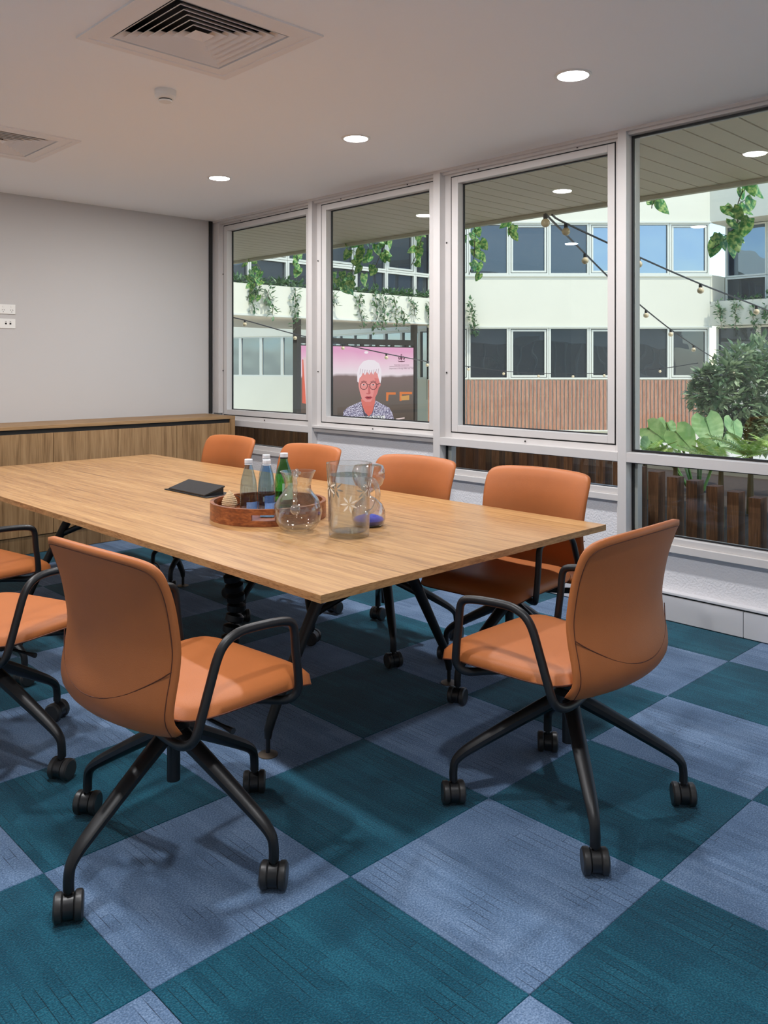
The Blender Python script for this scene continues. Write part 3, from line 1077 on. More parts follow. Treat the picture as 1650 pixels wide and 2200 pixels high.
for o, (x, y, rz, bz, ct, lb) in zip(built, chairs):
    o.location = (x, y, 0.0)
    o.rotation_euler = (0, 0, rz)
    o['label'] = lb
    place_base(o, bz - rz, [D(c) - rz for c in ct])

# ================================================================== THINGS ON THE TABLE
def on_table(u, v, z=TZ):
    fw = Vector((math.sin(YAW), math.cos(YAW), 0))
    rt = Vector((math.cos(YAW), -math.sin(YAW), 0))
    d = (CAM.z - z) * FPX / (v - HOR)
    p = CAM + d * (fw + rt * ((u - 825) / FPX))
    return Vector((p.x, p.y, z))
RT = Vector((math.cos(YAW), -math.sin(YAW), 0))
FW = Vector((math.sin(YAW), math.cos(YAW), 0))

# flip-up power box
pb = thing('power_box', 'black flip-up power box set into the table', 'power box', (1.405, 2.09, TZ + 0.0005))
put('plate', MB().box(-0.085, 0.085, -0.205, 0.205, 0.0, 0.005), M['black'], pb, bevel=0.002)
put('flap', MB().add([(-0.075, -0.175, 0.006), (-0.075, 0.175, 0.006), (0.045, 0.175, 0.040), (0.045, -0.175, 0.040),
                      (-0.075, -0.175, 0.012), (-0.075, 0.175, 0.012), (0.045, 0.175, 0.047), (0.045, -0.175, 0.047)],
                     [(0, 1, 2, 3), (7, 6, 5, 4), (0, 4, 5, 1), (1, 5, 6, 2), (2, 6, 7, 3), (3, 7, 4, 0)]), plain('black_satin', lin(34, 34, 36), 0.3), pb)
put('socket_block', MB().add([(-0.06, -0.165, 0.005), (0.043, -0.165, 0.005), (0.043, -0.165, 0.037), (-0.06, 0.165, 0.005), (0.043, 0.165, 0.005), (0.043, 0.165, 0.037)],
                             [(0, 1, 2), (5, 4, 3), (0, 3, 4, 1), (1, 4, 5, 2), (2, 5, 3, 0)]), M['gasket'], pb)

# round wooden tray
tc_ = on_table(577, 1109)
tray = thing('serving_tray', 'round acacia tray with cut-out handles holding the bottles', 'tray', (tc_.x, tc_.y, TZ + 0.0005))
R_ = 0.252
put('tray_base', MB().lathe([(R_ - 0.012, 0.0), (R_ - 0.010, 0.012), (R_ - 0.018, 0.014), (0.001, 0.014)], 64), M['traywood'], tray, smooth=True)
# rim in two arcs with a handle slot at each end
mbr = MB()
nseg = 96
slot_c = [math.atan2(-FW.y, -FW.x) + 0.06, math.atan2(-FW.y, -FW.x) + 0.06 + PI]
def in_slot(a):
    return any(abs((a - s + PI) % (2 * PI) - PI) < 0.19 for s in slot_c)
H = 0.072
for k in range(nseg):
    a0, a1 = 2 * PI * k / nseg, 2 * PI * (k + 1) / nseg
    def quadbox(z0, z1):
        v = []
        for r in (R_ - 0.016, R_):
            for a in (a0, a1):
                for z in (z0, z1):
                    v.append((r * math.cos(a), r * math.sin(a), z))
        mbr.add(v, [(0, 1, 3, 2), (4, 6, 7, 5), (0, 4, 5, 1), (2, 3, 7, 6), (1, 5, 7, 3), (0, 2, 6, 4)])
    if in_slot((a0 + a1) / 2):
        quadbox(0.0, 0.024)
        quadbox(0.048, H)
    else:
        quadbox(0.0, H)
put('rim', mbr, M['traywood'], tray, smooth=True, angle=30)

def bottle(u, v, h, r, mat, matlabel, label, water=True, shape=0):
    p = on_table(u, v, TZ + 0.0155)
    b = thing('water_bottle', label, 'bottle', p, group='plastic water bottles on the tray')
    if shape == 0:
        prof = [(r * 0.86, 0.0), (r, 0.008), (r, h * 0.18), (r * 0.97, h * 0.26), (r, h * 0.34), (r * 0.98, h * 0.46), (r * 0.88, h * 0.60), (r * 0.70, h * 0.72), (r * 0.50, h * 0.83), (r * 0.42, h * 0.885), (r * 0.40, h * 0.93)]
    else:
        prof = [(r * 0.86, 0.0), (r, 0.008), (r, h * 0.50), (r * 0.97, h * 0.58), (r * 0.82, h * 0.68), (r * 0.58, h * 0.78), (r * 0.44, h * 0.86), (r * 0.40, h * 0.93)]
    put('bottle_body', MB().lathe(prof, 28), mat, b, smooth=True)
    put('bottle_cap', MB().lathe([(r * 0.46, h * 0.925), (r * 0.47, h * 0.93), (r * 0.47, h * 0.992), (r * 0.43, h)], 24), M['cap'], b, smooth=True)
    put('neck_ring', MB().lathe([(r * 0.43, h * 0.895), (r * 0.49, h * 0.90), (r * 0.49, h * 0.91), (r * 0.43, h * 0.915)], 24), M['cap'] if shape == 0 else M['black'], b, smooth=True)
    # printed label wraps part of the way round
    z0, z1 = (h * 0.04, h * 0.20) if shape == 0 else (h * 0.16, h * 0.46)
    mbl_ = MB()
    n = 24
    vv, ff = [], []
    for k in range(n + 1):
        a = -2.4 + 1.8 * k / n
        for z in (z0, z1):
            vv.append(((r + 0.0006) * math.cos(a), (r + 0.0006) * math.sin(a), z))
    for k in range(n):
        ff.append((2 * k, 2 * k + 2, 2 * k + 3, 2 * k + 1))
    mbl_.add(vv, ff)
    put('bottle_label', mbl_, matlabel, b, smooth=True)
    return b
bottle(534, 1099, 0.232, 0.038, M['pet'], M['label_clear'], 'clear blue water bottle beside the crocheted pebble')
bottle(573, 1101, 0.232, 0.039, M['pet'], M['label_clear'], 'clear blue water bottle between the other bottles and the round jug')
bottle(572, 1084, 0.232, 0.038, M['pet'], M['label_clear'], 'clear blue water bottle standing behind its twin on the tray')
bottle(610, 1090, 0.248, 0.040, M['green'], M['label_green'], 'green water bottle with white cap on the tray', shape=1)

# crochet covered pebble
pp = on_table(493, 1096, TZ + 0.0155)
st = thing('crochet_pebble', 'beige crochet-covered egg-shaped stone with black cord on the tray', 'ornament', pp)
mbp = MB()
prof = []
for k in range(44):
    t = k / 43
    z = 0.088 * t
    base = 0.037 * (math.sin(PI * min(1, t ** 0.72)) ** 0.72) * (1 - 0.22 * t)
    prof.append((max(0.0006, base + 0.0012 * math.sin(k * PI * 0.5)), z))
mbp.lathe(prof, 40, rfun=lambda k, a, z: 1 + 0.028 * math.cos(a * 20 + (k // 4) * 1.7))
put('crochet_cover', mbp, M['crochet'], st, smooth=True)
lp = [RT * (0.030 + 0.022 * math.sin(q)) * 1.0 + FW * (-0.012) + Vector((0, 0, 0.045 + 0.022 * math.cos(q))) for q in [0.2 * PI * k / 2 for k in range(0, 16)]]
put('cord_loop', MB().tube(lp, 0.0016, 6), M['cable'], st, smooth=True)
# small disc and pen lying in the tray
pq = on_table(560, 1107, TZ + 0.0155)
tag(put('blue_foil_packet', MB().box(-0.045, 0.045, -0.03, 0.03, 0, 0.014), plain('blue_wrapper', lin(120, 170, 210), 0.25, noise=0.4, nscale=60), None, bevel=0.004, loc=pq + Vector((0.02, -0.035, 0)), rot=(0, 0, 0.7)), 'shiny blue packet lying inside the tray behind its handle slot', 'packet')

# round-bellied glass jug
p = on_table(640, 1141)
jug = thing('round_jug', 'clear round-bellied glass jug with a twisted handle', 'jug', p)
outer = [(0.040, 0.0), (0.052, 0.002), (0.070, 0.014), (0.089, 0.042), (0.097, 0.078), (0.093, 0.108), (0.078, 0.135), (0.062, 0.153), (0.053, 0.168), (0.052, 0.185), (0.056, 0.208), (0.063, 0.232), (0.066, 0.240)]
inner = [(r - 0.003, z + (0.010 if z < 0.02 else 0.0)) for r, z in reversed(outer)]
inner[-1] = (0.001, 0.012)
inner[-2] = (0.050, 0.013)
def lip(k, a, z):
    if z < 0.20:
        return 1.0
    w = (z - 0.20) / 0.04
    return 1.0 + 0.10 * w * math.cos(2 * a + 0.6)
mbj = MB().lathe(outer + inner, 56, cap0=True, cap1=False, rfun=lip)
put('jug_body', mbj, M['tableglass'], jug, smooth=True, angle=60)
hd = -FW
hp = [hd * 0.062 + Vector((0, 0, 0.238)), hd * 0.085 + Vector((0, 0, 0.243)), hd * 0.102 + Vector((0, 0, 0.226)), hd * 0.108 + Vector((0, 0, 0.19)), hd * 0.108 + Vector((0, 0, 0.15)), hd * 0.104 + Vector((0, 0, 0.112))]
hp = spline(hp, 6)
put('jug_handle', MB().tube(hp, [0.0085 + 0.0018 * math.sin(k * 1.3) for k in range(len(hp))], 12).ball(hd * 0.106 + Vector((0, 0, 0.104)), 0.020, 18, 12), M['solidglass'], jug, smooth=True)
bow = MB()
for q in range(5):
    an = q * 2 * PI / 5
    bow.ball(hd * 0.078 + RT * (0.013 * math.cos(an)) + Vector((0, 0, 0.242 + 0.010 * math.sin(an))), 0.0075, 10, 8)
put('rim_ornament', bow, M['solidglass'], jug, smooth=True)

# tall cut-glass pitcher filled with water
p = on_table(750, 1151)
pit = thing('cut_glass_pitcher', 'tall straight cut-glass pitcher full of water with a loop handle', 'jug', p)
h_, r0, r1 = 0.284, 0.078, 0.086
def flute(k, a, z):
    if 0.012 < z < 0.11:
        return 1 + 0.018 * abs(math.cos(a * 14)) - 0.012
    return 1.0
oz = [0.0, 0.004, 0.010, 0.02, 0.05, 0.08, 0.105, 0.112, 0.16, 0.21, 0.262, 0.279, 0.284]
op = [((r0 - 0.004 if z == 0 else r0) + (r1 - r0) * z / h_ + (0.003 if z > 0.26 else 0), z) for z in oz]
ip = [(r0 + (r1 - r0) * z / h_ - 0.0045, z) for z in (0.282, 0.2, 0.1, 0.03)] + [(r0 - 0.010, 0.020), (0.001, 0.018)]
def flute2(k, a, z):
    return flute(k, a, z) if k < len(op) else 1.0
put('pitcher_body', MB().lathe(op + ip, 84, cap0=True, cap1=False, rfun=flute2), M['tableglass'], pit, smooth=True, angle=60)
wp = [(r0 - 0.012, 0.0215)] + [(r0 + (r1 - r0) * z / h_ - 0.0052, z) for z in (0.032, 0.1, 0.18, 0.238)]
put('water', MB().lathe(wp, 48), M['water'], pit, smooth=True)
hdir = (RT * 0.86 + FW * -0.5).normalized()
hp = spline([hdir * 0.078 + Vector((0, 0, 0.225)), hdir * 0.110 + Vector((0, 0, 0.222)), hdir * 0.128 + Vector((0, 0, 0.19)), hdir * 0.128 + Vector((0, 0, 0.15)), hdir * 0.110 + Vector((0, 0, 0.112)), hdir * 0.080 + Vector((0, 0, 0.095))], 7)
put('pitcher_handle', MB().tube(hp, 0.0095, 14), M['solidglass'], pit, smooth=True)
lipd = -hdir
# cut leaf stars on the outside
def star(cang, zc, n, ln, wd, twist=0.0):
    mbx = MB()
    for q in range(n):
        an = twist + q * 2 * PI / n
        ca, sa = math.cos(an), math.sin(an)
        pts2 = [(0.15, 0), (0.45, 1), (0.75, 0.8), (1.0, 0), (0.75, -0.8), (0.45, -1)]
        v = []
        for t, w in pts2:
            a_, b_ = ln * t, wd * w
            x2, z2 = a_ * ca - b_ * sa, a_ * sa + b_ * ca
            zz = zc + z2
            rr = r0 + (r1 - r0) * zz / h_ + 0.0006
            th = cang + x2 / rr
            v.append((rr * math.cos(th), rr * math.sin(th), zz))
        mbx.add(v, [(0, 1, 2, 3, 4, 5)])
    return mbx
cview = math.atan2(-FW.y, -FW.x)
for da, zc, n, ln in ((0.05, 0.135, 7, 0.036), (-1.05, 0.195, 6, 0.040), (1.15, 0.19, 6, 0.036), (2.4, 0.16, 7, 0.038), (-2.4, 0.17, 7, 0.038)):
    put('cut_star', star(cview + da, zc, n, ln, 0.0038, 0.4 + da), M['etch'], pit)

# sand timer
p = on_table(792, 1129)
hg = thing('sand_timer', 'all-glass hourglass with blue sand behind the pitcher', 'hourglass', p)
prof = [(0.045, 0.0), (0.062, 0.006), (0.070, 0.030), (0.069, 0.060), (0.056, 0.090), (0.030, 0.112), (0.010, 0.124), (0.006, 0.130), (0.010, 0.136), (0.030, 0.148), (0.056, 0.170), (0.068, 0.198), (0.068, 0.225), (0.060, 0.248), (0.045, 0.254)]
inn = [(max(0.001, r - 0.0025), z + (0.003 if z < 0.01 else (-0.003 if z > 0.25 else 0))) for r, z in reversed(prof)]
put('timer_glass', MB().lathe(prof + [(0.0005, 0.254), (0.0005, 0.251)] + inn + [(0.0005, 0.003)], 48, cap0=True, cap1=False), M['tableglass'], hg, smooth=True, angle=60)
put('sand', MB().lathe([(0.040, 0.0042), (0.057, 0.009), (0.064, 0.024), (0.056, 0.034), (0.03, 0.044), (0.001, 0.050)], 40), M['sand'], hg, smooth=True)

# ================================================================== OUTSIDE: EAVES, FENCE, PLANTING
ZS = 2.80
XSE = 5.45
sof = thing('eaves', 'beige boarded eaves outside the window row', 'eaves', kind='structure')
put('backing', MB().box(XF1 + 0.12, XSE, Y0 - 4, 14.6, ZS + 0.022, ZS + 0.05), M['soffit_gap'], sof)
bme = MB().box(0, XSE - 3.66, 0.0065, 0.1605, 0, 0.02).mesh('soffit_board')
k = 0
y = 0.698 + 0.09 - 0.167 * 22
while y < 12.5:
    link('soffit_board', bme, M['soffit'], sof, (3.66, y, ZS))
    y += 0.167
put('far_boards', MB().box(3.66, XSE, y, 14.6, ZS, ZS + 0.02), M['soffit'], sof)
put('edge_angle', MB().box(XSE - 0.004, XSE + 0.05, Y0 - 4, 14.6, ZS - 0.03, ZS + 0.35), M['facade'], sof)
put('wall_angle', MB().box(3.645, 3.665, Y0 - 4, 14.6, ZS - 0.012, ZS + 0.05), M['soffit'], sof)

# own building above (seen only mirrored in the far windows)
own = thing('upper_storeys', 'upper storeys of the building over the room', 'building', kind='structure')
put('spandrel', MB().box(4.6, 4.9, -32, 14.6, 3.4, 4.25).box(4.6, 4.9, -32, 14.6, 5.85, 7.0), M['facade'], own)
put('glazing', MB().box(4.66, 4.70, -32, 14.6, 4.2, 5.9), plain('dark_glazing', lin(30, 34, 38), 0.15), own)
for yy in range(-25, 12):
    put('mullion', MB().box(4.7, 4.78, yy * 1.25, yy * 1.25 + 0.07, 4.25, 5.85), M['winframe'], own)
side = thing('wall_outer', 'outer front of the same building past the room', 'wall', kind='structure')
put('lower_front', MB().box(3.5, 3.7, -32, Y0 - 0.13, -0.9, 0.5).box(3.5, 5.4, -32, Y0 - 6.3, 2.8, 3.4), M['facade'], side)
put('dark_window_band', MB().box(3.55, 3.6, -32, Y0 - 0.13, 0.5, 3.12), plain('dark_band', lin(34, 38, 42), 0.2), side)
for yy in range(-22, -2):
    put('mullion', MB().box(3.6, 3.7, yy * 1.42, yy * 1.42 + 0.07, 0.5, 2.8), M['winframe'], side)

ground = put('courtyard_ground', MB().box(3.62, 60, -30, 60, -0.95, -0.75), M['paving'])
tag(ground, 'pale paved courtyard floor outside', 'ground', kind='structure')
tag(put('building_side', MB().box(3.30, 3.47, YB + 0.17, 14.6, -0.9, 3.12), M['facade']), 'outer wall of the neighbouring rooms', 'wall', kind='structure')
bed = thing('planter_bed', 'raised planting bed behind the timber post fence', 'planter')
put('retaining_wall', MB().box(3.90, 4.02, -5, 10, -0.75, 0.30).box(7.55, 7.7, -5, 10, -0.75, 0.34), M['paving'], bed)
put('soil', MB().box(4.02, 7.55, -5, 10, -0.75, 0.27), M['soil'], bed)

fence = thing('post_fence', 'dark timber post fence just outside the windows', 'fence', (3.80, 0, -0.75))
put('footing', MB().box(-0.03, 0.115, -3.4, 9.0, -0.0, 0.10), M['paving'], fence)
yy = 0.781 - 0.122 * 26
pm_cache = {}
while yy < 8.5:
    zt = max(0.42, min(0.93, 0.752 + 0.144 * (yy - 0.78)))
    key = round(zt, 2)
    if key not in pm_cache:
        pm_cache[key] = MB().box(0, 0.088, 0, 0.066, 0.10, key + 0.75).mesh('post')
    link('post', pm_cache[key], M['post'], fence, (0, yy, 0))
    yy += 0.122

# heart-shaped leaf, tip towards -z, unit length
def heart_mesh(nm, w=0.8, fold=0.18, droop=0.25, lobed=0.12, n=7, ribs=0.0):
    mb_ = MB()
    out = []
    for k in range(n + 1):
        t = k / n
        wd = w / 2 * (math.sin(PI * min(1.0, (t + 0.10) / 1.10) ** 0.62) ** 0.85) * (1 if t < 1 else 0)
        out.append((t, wd))
    v = []
    for k, (t, wd) in enumerate(out):
        z = -t
        yb = -droop * t * t
        rb = ribs * (1 if k % 2 else -1)
        lift = lobed * (1 - t) ** 3
        v.append((0, yb, z))
        v.append((wd, yb + fold * wd + rb * 0.5, z + lift * 1.2))
        v.append((-wd, yb + fold * wd + rb * 0.5, z + lift * 1.2))
    f = []
    for k in range(n):
        a, b = 3 * k, 3 * (k + 1)
        f.append((a, a + 1, b + 1, b))
        f.append((a, b, b + 2, a + 2))
    mb_.add(v, f)
    me = mb_.mesh(nm, True, 60)
    return me
heart = heart_mesh('leaf')

def orient(o, size, yaw, pitch, roll):
    o.rotation_euler = (pitch, roll, yaw)
    o.scale = (size, size, size)

def pothos(points, nleaf, size, label, seed, spread=0.10):
    """a hanging vine with big separate leaves; points = world polyline from top to tip"""
    R2 = random.Random(seed)
    P = [Vector(p) for p in points]
    base = P[0].copy()
    t = thing('hanging_vine', label, 'plant', base, group='variegated vines hanging from the eaves')
    path = spline([p - base for p in P], 6)
    put('stem', MB().tube(path, 0.004, 6), M['stem'], t, smooth=True)
    petioles = MB()
    for k in range(nleaf):
        q = path[int((0.12 + 0.88 * (k + 0.5) / nleaf) * (len(path) - 1))]
        off = Vector((R2.uniform(-0.5, 0.5) * spread, R2.uniform(-1, 1) * spread, R2.uniform(-0.2, 0.6) * spread))
        o = link('leaf', heart, M['pothos'], t, q + off)
        orient(o, size * R2.uniform(0.75, 1.2), PI / 2 + YAW * 0 + R2.uniform(-0.9, 0.9) - 2.3, R2.uniform(-0.5, 0.35), R2.uniform(-0.9, 0.9))
        petioles.tube([q, q + off * 0.6 + Vector((0, 0, 0.02)), q + off], 0.0028, 5)
    put('petioles', petioles, M['stem_green'], t)
    return t
def vine_px(pts, n, size, label, seed, spread):
    """the vine hangs just outside the eaves edge"""
    W = []
    for u, v, _ in pts:
        dv = at(u, v, 1.0) - CAM
        W.append(CAM + dv * ((5.60 - CAM.x) / dv.x))
    top = Vector((5.505, W[0].y, max(2.86, W[0].z + 0.05)))
    pothos([top] + W, n, size, label, seed, spread)
VD = 7.2
vine_px([(775, 500, VD), (768, 545, VD), (752, 590, VD), (735, 622, VD)], 38, 0.125, 'dense variegated vine in front of the screen, hanging past the middle of its window', 3, 0.20)
vine_px([(832, 512, VD), (825, 530, VD), (812, 560, VD), (800, 590, VD)], 12, 0.125, 'variegated vine branching beside the dense one, above the screen', 4, 0.12)
vine_px([(905, 500, VD), (903, 525, VD), (893, 550, VD), (884, 570, VD)], 7, 0.115, 'short variegated vine at the window edge beside the screen', 5, 0.07)
vine_px([(640, 545, 7.6), (637, 565, 7.6), (640, 590, 7.6)], 6, 0.12, 'short variegated vine in the window nearest the end wall, beside the post', 6, 0.06)
vine_px([(548, 560, 7.8), (560, 585, 7.8), (545, 610, 7.8), (530, 645, 7.8)], 16, 0.115, 'drooping variegated vine over the white planter in the end window', 7, 0.17)
vine_px([(1022, 488, 6.9), (1020, 520, 6.9), (1018, 555, 6.9), (1008, 590, 6.9)], 15, 0.115, 'long variegated vine by the sash edge of the middle window', 8, 0.10)
vine_px([(1096, 476, 6.9), (1096, 490, 6.9), (1092, 508, 6.9)], 5, 0.115, 'small variegated cluster hanging from the eaves by the string lights', 9, 0.06)
vine_px([(1597, 402, 6.6), (1585, 440, 6.6), (1583, 480, 6.6), (1560, 512, 6.6), (1530, 535, 6.6)], 19, 0.125, 'large variegated vine swaying in the fixed window above the tree', 10, 0.13)
vine_px([(1410, 425, 6.5), (1402, 436, 6.5), (1400, 448, 6.5)], 3, 0.12, 'tiny variegated sprig at the eaves of the fixed window', 11, 0.06)
vine_px([(1362, 470, 6.5), (1366, 490, 6.5), (1370, 512, 6.5)], 5, 0.12, 'variegated sprig beside the mullion post of the fixed window', 12, 0.05)

# string lights
bulb_me = MB().lathe([(0.016, 0.0), (0.018, -0.028), (0.015, -0.04)], 10).mesh('socket', True)
globe_me = MB().ball((0, 0, -0.066), 0.034, 12, 8).mesh('globe', True)
def festoon(pts, bulbs, label):
    W = [at(*p) for p in pts]
    base = W[0].copy()
    t = thing('string_lights', label, 'string lights', base, group='festoon strings across the courtyard')
    path = spline([w - base for w in W], 8)
    put('cable', MB().tube(path, 0.009, 6), M['cable'], t, smooth=True)
    for (u, v) in bulbs:
        # the cable point that stands nearest in the view of the place
        best = min(path, key=lambda q: (Vector(((q + base - CAM).dot(RT) / (q + base - CAM).dot(FW) * FPX + 825 - u,
                                                HOR - (q + base - CAM).z / (q + base - CAM).dot(FW) * FPX - v, 0))).length)
        s_k = link('socket', bulb_me, M['cable'], t, best)
        link('globe', globe_me, M['bulb'], s_k)
    return t
festoon([(1186, 462, 6.4), (1216, 480, 6.8), (1372, 552, 7.6), (1505, 610, 8.4), (1625, 657, 9.3), (1700, 690, 10)], [(1216, 482), (1372, 554), (1505, 612), (1625, 660)], 'string of bulbs running from the eaves towards the tree, the upper one')
festoon([(1172, 460, 6.3), (1257, 545, 8.0), (1325, 612, 9.2), (1388, 666, 10.4), (1441, 708, 11.6), (1490, 742, 12.8), (1532, 768, 14), (1600, 805, 16)], [(1174, 466), (1257, 548), (1325, 615), (1388, 668), (1441, 710), (1490, 744), (1532, 770), (1575, 792)], 'string of bulbs dropping steeply from the eaves into the tree')
festoon([(322, 638, 9.4), (470, 676, 13), (526, 688, 13.4), (634, 718, 14.2), (737, 740, 15), (830, 760, 14.6), (918, 777, 16.5), (960, 785, 17)], [(526, 688), (634, 720), (737, 742), (830, 762), (918, 778)], 'string of bulbs passing in front of the large screen')
festoon([(980, 784, 19.5), (1082, 797, 20), (1157, 802, 20.2), (1231, 803, 20.4), (1298, 801, 20.4), (1418, 792, 20.4), (1500, 780, 20.2)], [(1004, 788), (1082, 798), (1157, 803), (1231, 804), (1298, 802), (1418, 793)], 'slack string of bulbs before the lower far windows')

# elephant ears, ferns, tree
def ear_mesh():
    ts = [0.0, 0.05, 0.12, 0.25, 0.42, 0.60, 0.76, 0.90, 1.0]
    ws = [0.20, 0.33, 0.42, 0.465, 0.43, 0.33, 0.21, 0.09, 0.0]
    lf = [0.20, 0.20, 0.17, 0.11, 0.06, 0.03, 0.01, 0.0, 0.0]
    n, m = 26, 4
    v, f = [], []
    for k in range(n + 1):
        t = k / n
        w, l = interp(t, ts, ws), interp(t, ts, lf)
        for j in range(-m, m + 1):
            a = j / m
            pleat = 0.012 * math.sin(k * 1.9) * abs(a) * (1 - t)
            v.append((w * a, -0.20 * t * t + 0.10 * abs(a) * w - 0.10 * a * a * w + pleat, -t + l * abs(a) ** 1.3))
    r = 2 * m + 1
    for k in range(n):
        for j in range(2 * m):
            f.append((k * r + j, k * r + j + 1, (k + 1) * r + j + 1, (k + 1) * r + j))
    mb_ = MB().add(v, f)
    mb_.tube([(0, -0.006, 0), (0, -0.05 - 0.006, -0.5), (0, -0.20 - 0.004, -0.98)], [0.012, 0.009, 0.003], 6)
    return mb_.mesh('blade', True, 70)
big = ear_mesh()
ear = thing('elephant_ear_plant', 'clump of big pale elephant-ear leaves behind the posts', 'plant', at(1500, 1000, 7.4))
ear.location.z = 0.28
eb = ear.location.copy()
for (u, v, d, s, yaw, pit, rol) in [(1516, 898, 7.4, 0.31, -0.70, -0.25, -0.15), (1452, 926, 7.1, 0.27, -0.95, -0.55, -0.65), (1500, 962, 6.8, 0.24, -0.55, -0.85, -0.9), (1392, 918, 7.5, 0.24, -0.9, -0.5, -0.9),
                                    (1575, 905, 7.8, 0.24, -0.5, -0.45, 0.35), (1432, 908, 7.9, 0.22, -0.7, -0.35, 0.3), (1398, 950, 7.2, 0.20, -0.8, -0.6, 0.5), (1560, 945, 7.3, 0.20, -0.4, -0.6, -0.5)]:
    w_ = at(u, v, d) - eb
    o = link('blade', big, M['aloc'], ear, w_)
    orient(o, s, yaw, pit, rol)
    put('stalk', MB().tube(spline([(0.15 * w_.x, 0.15 * w_.y, 0), (0.6 * w_.x, 0.6 * w_.y, w_.z * 0.6), tuple(w_)], 5), 0.011, 7), M['stem_green'], ear, smooth=True)

def frond_mesh():
    mb_ = MB()
    n = 18
    for k in range(n):
        t = (k + 1) / (n + 1)
        ln = 0.22 * math.sin(PI * (0.12 + 0.88 * t)) ** 0.8 + 0.02
        y_ = -0.30 * t * t + 0.12 * t
        for s in (-1, 1):
            a = Vector((t, 0, y_))
            tip = a + Vector((0.07, s * ln, -0.04))
            wv = Vector((0.022, 0, 0))
            mid = (a + tip) / 2 + Vector((0, 0, 0.008))
            mb_.add([a - wv * 0.4, mid - wv, tip, mid + wv, a + wv * 0.4], [(0, 1, 2), (0, 2, 4), (4, 2, 3)])
    return mb_.mesh('frond')
fr = frond_mesh()
fern_specs = [(1612, 968, 6.3, 'feathery light green fern beside the elephant ears'), (1548, 992, 5.8, 'low fern at the foot of the elephant ears'), (1668, 958, 7.2, 'fern spreading in front of the tree'), (1450, 992, 6.1, 'small fern between the posts and the elephant ears'), (1385, 978, 7.0, 'fern close to the mullion post')]
for q, (u, v, d, lb) in enumerate(fern_specs):
    R3 = random.Random(40 + q)
    b = at(u, v, d)
    t = thing('fern', lb, 'plant', (b.x, b.y, 0.28), group='ferns in the planting bed')
    put('crown', MB().tube([(0, 0, 0), (0.01, 0, max(0.05, b.z - 0.28 - 0.03))], [0.03, 0.015], 7), M['stem'], t)
    for k in range(13):
        o = link('frond', fr, M['fern'], t, (0, 0, b.z - 0.28 - 0.04))
        s = R3.uniform(0.22, 0.35)
        o.scale = (s, s, s)
        o.rotation_euler = (R3.uniform(-0.3, 0.3), -R3.uniform(0.25, 0.85), k * 2 * PI / 13 + R3.uniform(-0.2, 0.2))

def leaf_cloud(centres, n, size, seed, ez=0.8):
    R4 = random.Random(seed)
    mb_ = MB()
    for k in range(n):
        c, rad = centres[R4.randrange(len(centres))]
        u_ = Vector((R4.gauss(0, 1), R4.gauss(0, 1), R4.gauss(0, 1) * ez))
        u_.normalize()
        p_ = Vector(c) + u_ * rad * (R4.random() ** 0.4)
        out_ = (u_ + Vector((R4.uniform(-.6, .6), R4.uniform(-.6, .6), R4.uniform(-.5, .5)))).normalized()
        side = out_.cross(Vector((R4.uniform(-.3, .3), R4.uniform(-.3, .3), 1))).normalized()
        s = size * R4.uniform(0.7, 1.25)
        nrm = side.cross(out_)
        mb_.add([p_, p_ + out_ * s * 0.5 + side * s * 0.24 + nrm * s * 0.06, p_ + out_ * s, p_ + out_ * s * 0.5 - side * s * 0.24 + nrm * s * 0.06],
                [(0, 1, 2), (0, 2, 3)])
    return mb_
tb = at(1610, 930, 12.5)
tree = thing('courtyard_tree', 'bushy small tree with layered oval leaves behind the ferns', 'tree', (tb.x, tb.y, -0.75))
def loc_(u, v, d):
    return at(u, v, d) - Vector((tb.x, tb.y, -0.75))
tcs = [(loc_(1590, 775, 12.3), 0.26), (loc_(1640, 770, 12.6), 0.30), (loc_(1560, 800, 12.2), 0.24), (loc_(1620, 815, 12.3), 0.32), (loc_(1540, 845, 12.2), 0.22), (loc_(1580, 870, 12.3), 0.32), (loc_(1640, 860, 12.4), 0.32), (loc_(1530, 880, 12.5), 0.20), (loc_(1690, 830, 12.6), 0.4), (loc_(1690, 770, 12.6), 0.3), (loc_(1560, 905, 12.4), 0.24), (loc_(1620, 900, 12.4), 0.28), (loc_(1505, 850, 12.4), 0.16), (loc_(1600, 930, 12.3), 0.3), (loc_(1660, 925, 12.2), 0.34), (loc_(1545, 930, 12.4), 0.22), (loc_(1520, 815, 12.4), 0.15)]
fo = put('foliage', leaf_cloud(tcs, 4200, 0.15, 5), M['treeleaf'], tree)
fo['kind'] = 'stuff'
tops = [c for c, r in tcs]
put('trunk', MB().tube([(0, 0, 0), (0.03, 0.02, 0.7), (0.0, 0.0, 1.4)], [0.05, 0.04, 0.028], 9), M['stem'], tree, smooth=True)
for c in tops[:10]:
    put('branch', MB().tube([(0.0, 0.0, 1.2), tuple((Vector((0, 0, 1.25)) + c) / 2 + Vector((0, 0, -0.05))), tuple(c)], [0.022, 0.014, 0.006], 6), M['stem'], tree, smooth=True)

# ================================================================== FAR BUILDINGS ROUND THE COURTYARD
bld = thing('office_building', 'pale rendered office building wrapping the courtyard, with window rows and planted parapets', 'building')
class Side:
    """one face of the building: x along the face, y into it, z up"""
    def __init__(self, loc, rz):
        self.loc, self.rz = Vector(loc), rz
    def put(self, name, mb_, mat, **k):
        return put(name, mb_, mat, bld, loc=self.loc, rot=(0, 0, self.rz), **k)
    def link(self, name, me, mat, p):
        q = Matrix.Rotation(self.rz, 3, 'Z') @ Vector(p) + self.loc
        return link(name, me, mat, bld, q, (0, 0, self.rz))

